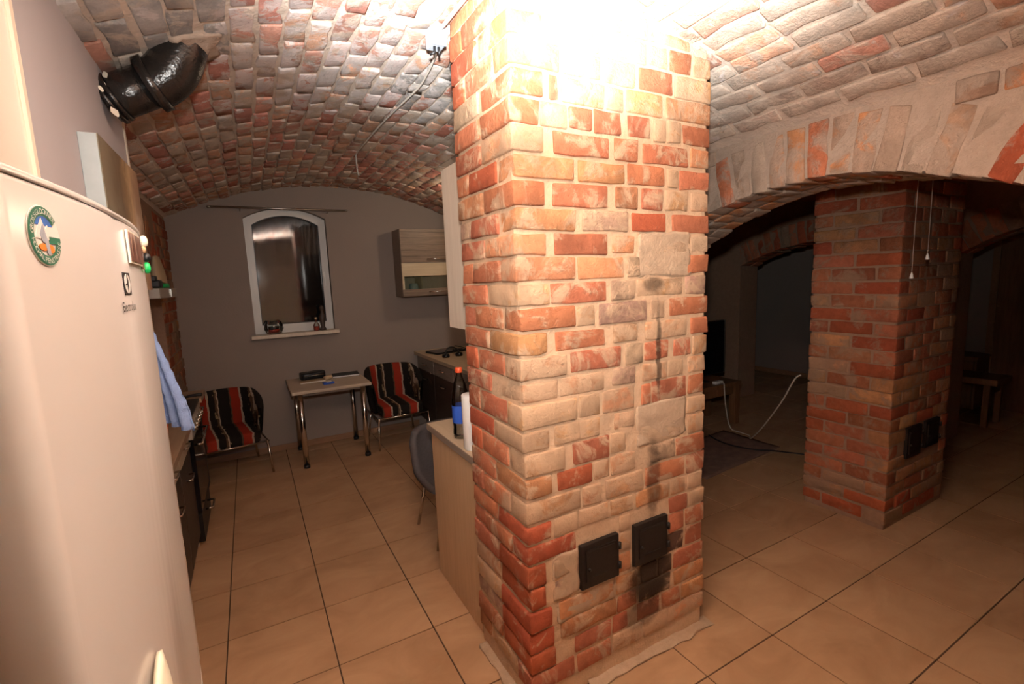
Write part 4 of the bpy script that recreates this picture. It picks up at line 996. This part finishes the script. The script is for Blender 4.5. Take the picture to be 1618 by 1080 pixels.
wcb('divider', 1.72, 1.735, 5.20, 5.44, 1.567, 1.78, M['wood_strip'], 0)
ud = wcb('upper_flap', 1.494, 2.296, 5.150, 5.169, 1.918, 2.278, M['wood_zebra'])
for z in (1.985, 2.05, 2.115, 2.18, 2.245): wcb('groove', 1.50, 2.29, 5.1492, 5.151, z, z + 0.004, M['wood_dark'], 0, ud)
ld = wcb('lower_flap', 1.494, 2.296, 5.150, 5.169, 1.552, 1.628, M['wood_zebra'])
wcb('light_strip', 1.506, 2.284, 5.149, 5.169, 1.770, 1.912, M['wood_strip'], 0.002, ld)
wcb('glass_strip', 1.516, 2.274, 5.156, 5.160, 1.629, 1.769, M['cab_glass'], 0, ld)
wcb('stile', 1.494, 1.515, 5.150, 5.169, 1.628, 1.915, M['wood_strip'], 0.001, ld); wcb('stile', 2.275, 2.296, 5.150, 5.169, 1.628, 1.915, M['wood_strip'], 0.001, ld)
for z, par in ((1.955, ud), (1.592, ld)):
    MB().tube([(1.79 - 1.895, -0.15, z - 1.55), (1.79 - 1.895, -0.178, z - 1.55), (2.10 - 1.895, -0.178, z - 1.55), (2.10 - 1.895, -0.15, z - 1.55)], 0.006, 8).build('handle', M['chrome'], par)
cupo = empty('glass_jar', (1.66, 5.30, 1.5665), label='pale blue glass jar inside the wall cabinet', cat='jar')
MB().lathe([(0.001, 0), (0.045, 0), (0.052, 0.02), (0.052, 0.10), (0.040, 0.125), (0.001, 0.125)], 20).build('jar_body', plain('pale_blue_glass', (0.45, 0.58, 0.60), 0.1), cupo)

# clutter on the right worktop
lp = empty('laptop', (1.93, 5.12, 0.898), math.radians(12), 'closed black laptop on the beech worktop', 'laptop')
MB().box(-0.19, 0.19, -0.13, 0.13, 0.0, 0.014, 0.004).build('base', M['black'], lp); MB().box(-0.19, 0.19, -0.13, 0.13, 0.0145, 0.022, 0.003).build('lid', M['screen'], lp)
hp = empty('headphones', (1.86, 4.74, 0.898), label='black headphones lying on the beech worktop', cat='headphones')
for s in (-1, 1): MB().lathe([(0.001, 0), (0.038, 0), (0.042, 0.012), (0.036, 0.035), (0.001, 0.037)], 18, (0.075 * s, 0, 0)).build('ear_cup', M['screen'], hp)
MB().tube([(0.078 * math.cos(a), 0.06 * math.sin(a) * 0.6, 0.025 + 0.075 * math.sin(a)) for a in [math.pi * k / 14 for k in range(15)]], 0.008, 8).build('headband', M['black'], hp)
cg = empty('charger', (1.99, 4.92, 0.9205), label='black charger with looped cable behind the headphones', cat='charger')
MB().box(-0.05, 0.05, -0.03, 0.03, -0.0005, 0.03, 0.006).build('brick_box', M['black'], cg)
MB().tube([(0.05 + 0.07 * math.cos(a), 0.02 + 0.05 * math.sin(a), 0.006 + 0.055 * max(0, math.sin(a * 0.5))) for a in [2 * math.pi * k / 24 for k in range(22)]], 0.004, 6).build('lead', M['black'], cg)

# ------------------------------------------------------------------ dining table
tb = empty('dining_table', (0.62, 5.08, 0), label='small square table with four chrome legs under the window', cat='table')
MB().box(-0.36, 0.36, -0.385, 0.355, 0.722, 0.752, 0.008).build('table_top', M['table_top'], tb)
for sx in (-1, 1):
    for sy in (-1, 1):
        lg = MB().tube([(0.285 * sx, -0.015 + 0.30 * sy, 0.03), (0.285 * sx, -0.015 + 0.30 * sy, 0.722)], 0.025, 20).build('leg', M['chrome'], tb)
        MB().tube([(0.285 * sx, -0.015 + 0.30 * sy, 0.0), (0.285 * sx, -0.015 + 0.30 * sy, 0.03)], 0.029, 20).build('foot', M['black'], lg)
MB().box(-0.31, 0.31, -0.31, 0.28, 0.690, 0.7215, 0.002).build('apron', M['wood_grey'], tb)
pu = empty('pouch', (0.51, 5.29, 0.7525), 0.1, 'black zipped pouch on the dining table', 'pouch')
b = MB(); v, f = rough_box(0.24, 0.15, 0.07, 0.03, 0.006, 5, seg=2); b.add(v, f, smooth=True); b.build('pouch_body', M['black'], pu, (0, 0, 0.039))
MB().tube([(-0.10, -0.078, 0.045), (0.10, -0.078, 0.045)], 0.004, 6).build('zip', M['steel'], pu)
ma = empty('magazine', (0.50, 5.13, 0.7525), 0.05, 'thin pale magazine lying before the black pouch', 'magazine')
MB().box(-0.13, 0.10, -0.055, 0.055, 0, 0.008, 0.001).build('pages', M['paper'], ma); MB().box(-0.13, 0.10, -0.055, 0.055, 0.008, 0.0095).build('cover', M['card'], ma)
bk = empty('notebook', (0.83, 5.24, 0.7525), -0.08, 'dark notebook lying at the right of the pouch', 'book')
MB().box(-0.13, 0.13, -0.09, 0.09, 0.002, 0.016, 0.001).build('pages', M['paper'], bk)
MB().box(-0.133, 0.133, -0.093, 0.093, 0.016, 0.019).box(-0.133, 0.133, -0.093, 0.093, 0.0, 0.002).build('cover', M['black'], bk)
gl = empty('glove', (0.64, 5.16, 0.7525), 0.4, 'crumpled tan cloth between pouch and notebook', 'cloth')
b = MB(); v, f = rough_box(0.09, 0.07, 0.035, 0.015, 0.016, 8, seg=2); b.add(v, f, smooth=True); b.build('cloth', M['card'], gl, (0, 0, 0.02))
lt = empty('blue_box', (0.61, 4.90, 0.7525), 0.15, 'small blue packet near the table front edge', 'packet')
MB().box(-0.05, 0.05, -0.03, 0.03, 0, 0.02, 0.004).build('packet', M['blue'], lt); MB().box(-0.02, 0.03, -0.031, 0.031, 0.0202, 0.022, 0.0).build('print', M['sticker_white'], lt)

# ------------------------------------------------------------------ tub chairs
def tub_chair(loc, rz, label):
    c = empty('tub_chair', loc, rz, label, 'chair', 'striped tub chairs')
    b = MB(); v, f = rough_box(0.44, 0.50, 0.11, 0.04, 0.004, 3, seg=3); b.add(v, f, smooth=True); b.build('seat', M['stripes'], c, (0, -0.03, 0.385))
    b = MB(); nu, nr = 40, 14
    def P(i, j):
        t = -1 + 2 * i / (nu - 1); a = t * 1.95
        rx, ry = 0.238, 0.27
        cx, cy = rx * math.sin(a), 0.02 + ry * math.cos(a)
        nx, ny = math.sin(a), math.cos(a)
        top = 0.80 - 0.16 * max(0, (abs(t) - 0.45) / 0.55) ** 1.6; bot = 0.335
        hz_ = (top - bot) / 2; ang = 2 * math.pi * j / nr
        ex = math.copysign(abs(math.cos(ang)) ** 0.6, math.cos(ang)) * 0.035; ez = math.copysign(abs(math.sin(ang)) ** 0.35, math.sin(ang)) * hz_
        lean = 0.045 * max(0, (ez + hz_) / (2 * hz_))
        if i in (0, nu - 1): ex *= 0.3; ez *= 0.9
        return (cx + nx * (ex + lean), cy + ny * (ex + lean), (top + bot) / 2 + ez)
    vs_ = [P(i, j) for i in range(nu) for j in range(nr)]; fs_ = []
    for i in range(nu - 1):
        for j in range(nr): fs_.append((i * nr + j, i * nr + (j + 1) % nr, (i + 1) * nr + (j + 1) % nr, (i + 1) * nr + j))
    fs_ += [tuple(range(nr)), tuple((nu - 1) * nr + j for j in range(nr))[::-1]]
    b.add(vs_, fs_, smooth=True); b.build('backrest', M['stripes'], c)
    for sx in (-1, 1):
        MB().tube([(sx * 0.265, -0.27, 0.33), (sx * 0.285, -0.29, 0.0)], 0.011, 12).build('leg', M['chrome'], c)
        MB().tube([(sx * 0.22, 0.22, 0.335), (sx * 0.26, 0.27, 0.0)], 0.011, 12).build('leg', M['chrome'], c)
    MB().tube([(-0.27, 0.20, 0.325), (-0.275, -0.27, 0.325), (0.275, -0.27, 0.325), (0.27, 0.20, 0.325)], 0.011, 10).build('seat_rail', M['chrome'], c)
    return c
tub_chair((1.31, 5.10, 0), 0.02, 'striped tub chair right of the small table')
tub_chair((-0.275, 5.09, 0), 0.16, 'striped tub chair left of the small table').scale = (1.0, 1.0, 0.93)
# grey shell chair
gc = empty('shell_chair', (1.14, 2.95, 0), label='dark grey upholstered shell chair behind the peninsula', cat='chair'); gc.scale = (1, 1, 0.86)
b = MB(); nu, nv = 26, 20
def GP(i, j):
    u = -1 + 2 * i / (nu - 1); t = j / (nv - 1)
    if t < 0.45: y = -0.22 + 0.42 * t / 0.45; z = 0.455 - 0.02 * math.sin(math.pi * t / 0.45)
    else:
        k = (t - 0.45) / 0.55; y = 0.20 + 0.05 * math.sin(k * 1.57) + 0.02 * k; z = 0.455 + 0.36 * k
    w_ = 0.235 - 0.03 * max(0, (t - 0.8) / 0.2) ** 2
    return (u * w_, y - 0.10 * abs(u) ** 2.2 * (1 if t > 0.4 else t / 0.4), z + 0.05 * abs(u) ** 3 * (1 - t) - 0.03 * abs(u) ** 4 * (t > 0.85))
b.grid(GP, nu, nv); me = b.mesh('seat_shell'); o = link('seat_shell', me, M['grey_fabric'], gc); md = o.modifiers.new('t', 'SOLIDIFY'); md.thickness = 0.045; md.offset = -1
for sx in (-1, 1):
    for sy in (-1, 1): MB().tube([(sx * 0.17, sy * 0.15, 0.42), (sx * 0.235, sy * 0.20, 0.0)], 0.011, 12).build('leg', M['chrome'], gc)

# ------------------------------------------------------------------ curtain rod and sill things
rd = empty('curtain_rod', (0.38, 5.376, 2.484), label='thin metal curtain rod above the arched window', cat='rod')
MB().tube([(-0.61, 0, 0.002), (0.62, 0, -0.002)], 0.010, 10).build('rod', M['steel'], rd)
for x in (-0.615, 0.625): MB().lathe([(0.003, -0.012), (0.014, -0.008), (0.016, 0.0), (0.014, 0.008), (0.003, 0.012)], 12, (x, 0, 0)).build('finial', M['steel'], rd)
for x in (-0.36, 0.44): MB().tube([(x, 0, 0), (x, 0.04, -0.02), (x, 0.080, -0.02)], 0.006, 8).build('bracket', M['steel'], rd)
bw = empty('glass_bowl', (0.205, 5.43, 1.238), label='round glass bowl with red and dark pebbles on the sill', cat='bowl')
MB().lathe([(0.04, 0), (0.07, 0.01), (0.092, 0.055), (0.085, 0.10), (0.072, 0.125)], 24, cap=False).build('bowl', M['glass'], bw)
b = MB(); v, f = rough_box(0.10, 0.10, 0.035, 0.016, 0.012, 2, seg=2); b.add(v, f, smooth=True); b.build('red_pebbles', M['red'], bw, (0, 0, 0.030)); b.build('dark_moss', M['black'], bw, (0.0, 0.0, 0.062))
sb = empty('small_bottle', (0.61, 5.42, 1.238), label='tiny glass bottle with red liquid on the sill', cat='bottle')
MB().lathe([(0.025, 0), (0.032, 0.01), (0.032, 0.06), (0.012, 0.09), (0.012, 0.12)], 18).build('bottle_body', M['glass'], sb); MB().lathe([(0.02, 0.002), (0.028, 0.012), (0.028, 0.045), (0.02, 0.046)], 18).build('red_liquid', M['red'], sb); MB().lathe([(0.014, 0.118), (0.014, 0.14), (0.01, 0.142)], 14).build('stopper', M['card'], sb)
fg = empty('figurine', (0.675, 5.43, 1.238), label='dark slender figurine at the right end of the sill', cat='figurine')
MB().lathe([(0.032, 0), (0.036, 0.01), (0.020, 0.04), (0.030, 0.10), (0.036, 0.14), (0.016, 0.18), (0.012, 0.20), (0.022, 0.225), (0.022, 0.245), (0.008, 0.265)], 18).build('figure', M['wood_dark'], fg)

# ------------------------------------------------------------------ wiring on the vault
jb = empty('junction_box', (0.79, 2.00, 2.70), label='pale plastic junction box on the vault beside the chimney', cat='box')
M['box_plastic'] = plain('pale_blue_plastic', (0.42, 0.46, 0.52), 0.45, var=0.03)
MB().box(-0.032, 0.032, -0.035, 0.035, -0.03, 0.045, 0.006).build('housing', M['box_plastic'], jb)
MB().tube([(-0.01, -0.01, -0.03), (-0.012, -0.01, -0.055), (-0.03, 0.0, -0.06)], 0.006, 8).build('wire_tail', M['black'], jb)
MB().tube([(0.008, -0.01, -0.03), (0.01, -0.01, -0.06)], 0.006, 8).build('wire_tail', M['black'], jb)
MB().box(-0.034, 0.034, -0.037, -0.030, -0.032, 0.047, 0.003).build('cover', M['box_plastic'], jb)
pts = [(0.80, 2.042, 2.69), (0.84, 2.14, 2.705), (0.875, 2.35, 2.710), (0.888, 2.54, 2.710), (0.865, 2.90, 2.709), (0.852, 3.25, 2.710), (0.848, 3.60, 2.709), (0.843, 3.90, 2.705), (0.842, 3.93, 2.66), (0.846, 3.935, 2.58), (0.852, 3.93, 2.545)]
ce = MB().tube(curve(pts, 4), 0.005, 8).build('cable', M['cable_white']); tag(ce, 'thin pale cable clipped along the vault, its end hanging loose', 'cable')
cf = MB().tube([(0.800, 1.985, 2.735), (0.790, 1.90, 2.715), (0.798, 1.70, 2.720), (0.800, 1.50, 2.722), (0.80, 1.30, 2.722), (0.80, 1.10, 2.722)], 0.008, 8).build('cable', M['cable_white']); tag(cf, 'white cable running from the junction box past the chimney top', 'cable')
sp = empty('pipe_stub', (1.80, 1.70, 2.50), label='short rusty iron pipe stub right of the chimney top', cat='pipe')
MB().tube([(0.0, 0.02, 0.04), (0.10, 0.0, 0.055), (0.16, -0.01, 0.08), (0.20, -0.02, 0.13)], [0.028, 0.028, 0.030, 0.033], 16).build('iron_stub', M['rust'], sp)
MB().tube([(0.11, 0.0, 0.03), (0.105, 0.0, -0.02), (0.09, 0.0, -0.09)], [0.008, 0.010, 0.006], 8).build('hanging_wire', M['rust'], sp)

# ------------------------------------------------------------------ dark room beyond the arch
tvt = empty('low_table', (4.20, 3.52, 0), label='low wooden table carrying the television', cat='table')
MB().box(-0.55, 0.47, -0.22, 0.25, 0.44, 0.485, 0.005).build('table_top', M['wood_brown'], tvt)
for sx in (-0.50, 0.42):
    for sy in (-0.17, 0.20): MB().box(sx - 0.04, sx + 0.04, sy - 0.04, sy + 0.04, 0, 0.44, 0.004).build('leg', M['wood_brown'], tvt)
MB().box(-0.46, 0.38, -0.19, -0.165, 0.35, 0.44, 0.002).build('apron', M['wood_brown'], tvt)
tv = empty('television', (4.20, 3.55, 0.485), label='flat black television on the low wooden table', cat='television')
MB().box(-0.49, 0.46, -0.03, 0.015, 0.06, 0.66, 0.006).build('housing', M['black'], tv); MB().box(-0.478, 0.448, -0.034, -0.0301, 0.075, 0.648).build('screen', M['screen'], tv)
MB().box(0.452, 0.464, -0.036, 0.012, 0.06, 0.66, 0.002).build('bezel', M['steel'], tv); MB().box(-0.15, 0.15, -0.09, 0.10, 0.0, 0.012, 0.003).box(-0.03, 0.03, -0.02, 0.01, 0.012, 0.06).build('stand', M['black'], tv)
sk = MB().box(-0.06, 0.06, -0.025, 0.025, 0, 0.03, 0.006).build('power_strip', M['white_plastic'], None, (4.35, 3.36, 0.4855)); tag(sk, 'small white box on the edge of the low table', 'box')
rg = MB(); rg.grid(lambda i, j: (3.15 + 1.15 * i / 20, 2.52 + 0.62 * j / 14 + 0.10 * i / 20, 0.010 + 0.004 * math.sin(i * 1.7) * math.sin(j * 1.3)), 21, 15); ro_ = rg.build('rug', M['rug']); md = ro_.modifiers.new('t', 'SOLIDIFY'); md.thickness = 0.006; tag(ro_, 'thin pale rug on the floor before the low table', 'rug')
wcab = MB().tube(curve([(3.56, 2.03, 0.90), (3.57, 2.08, 0.86), (3.66, 2.24, 0.62), (3.80, 2.48, 0.33), (4.02, 2.72, 0.13), (4.22, 2.88, 0.04), (4.36, 2.98, 0.010), (4.38, 3.10, 0.008), (4.38, 3.22, 0.03), (4.37, 3.27, 0.25), (4.35, 3.275, 0.42), (4.35, 3.285, 0.502), (4.35, 3.33, 0.502)]), 0.006, 8).build('cable', M['cable_white']); tag(wcab, 'white cable drooping from the second pillar to the floor', 'cable')
bcab = MB().tube(curve([(4.02, 3.20, 0.024), (3.96, 3.06, 0.024), (3.94, 2.90, 0.024), (4.00, 2.70, 0.024), (4.12, 2.58, 0.022), (4.22, 2.50, 0.008), (4.30, 2.36, 0.008), (4.32, 2.1, 0.008)]), 0.007, 8).build('cable', M['black']); tag(bcab, 'black cable lying on the floor left of the second pillar', 'cable')
for (x, y, z, lab) in ((3.2, 1.249, 1.616, 'longer of the two white lamp pull cords before the second pillar'), (3.2, 1.185, 1.716, 'shorter of the two white lamp pull cords before the second pillar')):
    pc_ = empty('pull_cord', (x, y, z), label=lab, cat='cord')
    MB().tube([(0, 0, 0.03), (0, 0, vz(x, XC2) - z)], 0.0013, 6).build('cord', M['cable_white'], pc_)
    MB().lathe([(0.009, 0), (0.010, 0.004), (0.005, 0.026), (0.002, 0.034)], 14).build('bell', M['white_plastic'], pc_)
bn = empty('wooden_stool', (6.62, 1.96, 0), label='small wooden stool by the far grey wall', cat='stool')
MB().box(-0.2, 0.2, -0.22, 0.24, 0.44, 0.505, 0.006).build('seat', M['wood_brown'], bn)
for sx in (-0.16, 0.16):
    for sy in (-0.14, 0.20): MB().box(sx - 0.025, sx + 0.025, sy - 0.025, sy + 0.025, 0, 0.44, 0.003).build('leg', M['wood_brown'], bn)
MB().box(-0.15, 0.15, -0.155, -0.13, 0.34, 0.44).build('apron', M['wood_brown'], bn)
sd = empty('sideboard', (7.18, 2.55, 0), label='low dark wooden sideboard against the far wall', cat='sideboard')
MB().box(-0.2, 0.2, -0.48, 0.5, 0.04, 0.60, 0.004).build('body', M['wood_brown'], sd); MB().box(-0.215, 0.205, -0.49, 0.51, 0.60, 0.63, 0.004).build('top', M['wood_brown'], sd)
for k in range(2): MB().box(-0.222, -0.201, -0.46 + 0.48 * k, 0.0 + 0.48 * k, 0.08, 0.58, 0.003).build('door', M['wood_brown'], sd)
dr1 = empty('door_1', (7.39, 1.60, 0), label='brown wooden door at the far right edge', cat='door', kind='structure')
MB().box(-0.05, -0.001, -0.46, 0.46, 0.0, 1.90, 0.004).build('leaf', M['wood_brown'], dr1)
for (a, c_) in ((0.46, 0.52), (-0.52, -0.46)): MB().box(-0.06, -0.001, a, c_, 0, 1.95, 0.004).build('jamb', M['wood_skirting'], dr1)
MB().box(-0.06, -0.001, -0.46, 0.46, 1.90, 1.95, 0.004).build('head', M['wood_skirting'], dr1)
tag(MB().box(7.372, 7.39, 2.13, 5.45, 0, 0.07, 0.003).build('baseboard_far', M['wood_skirting']), 'brown skirting along the far grey wall', 'skirting', kind='structure')
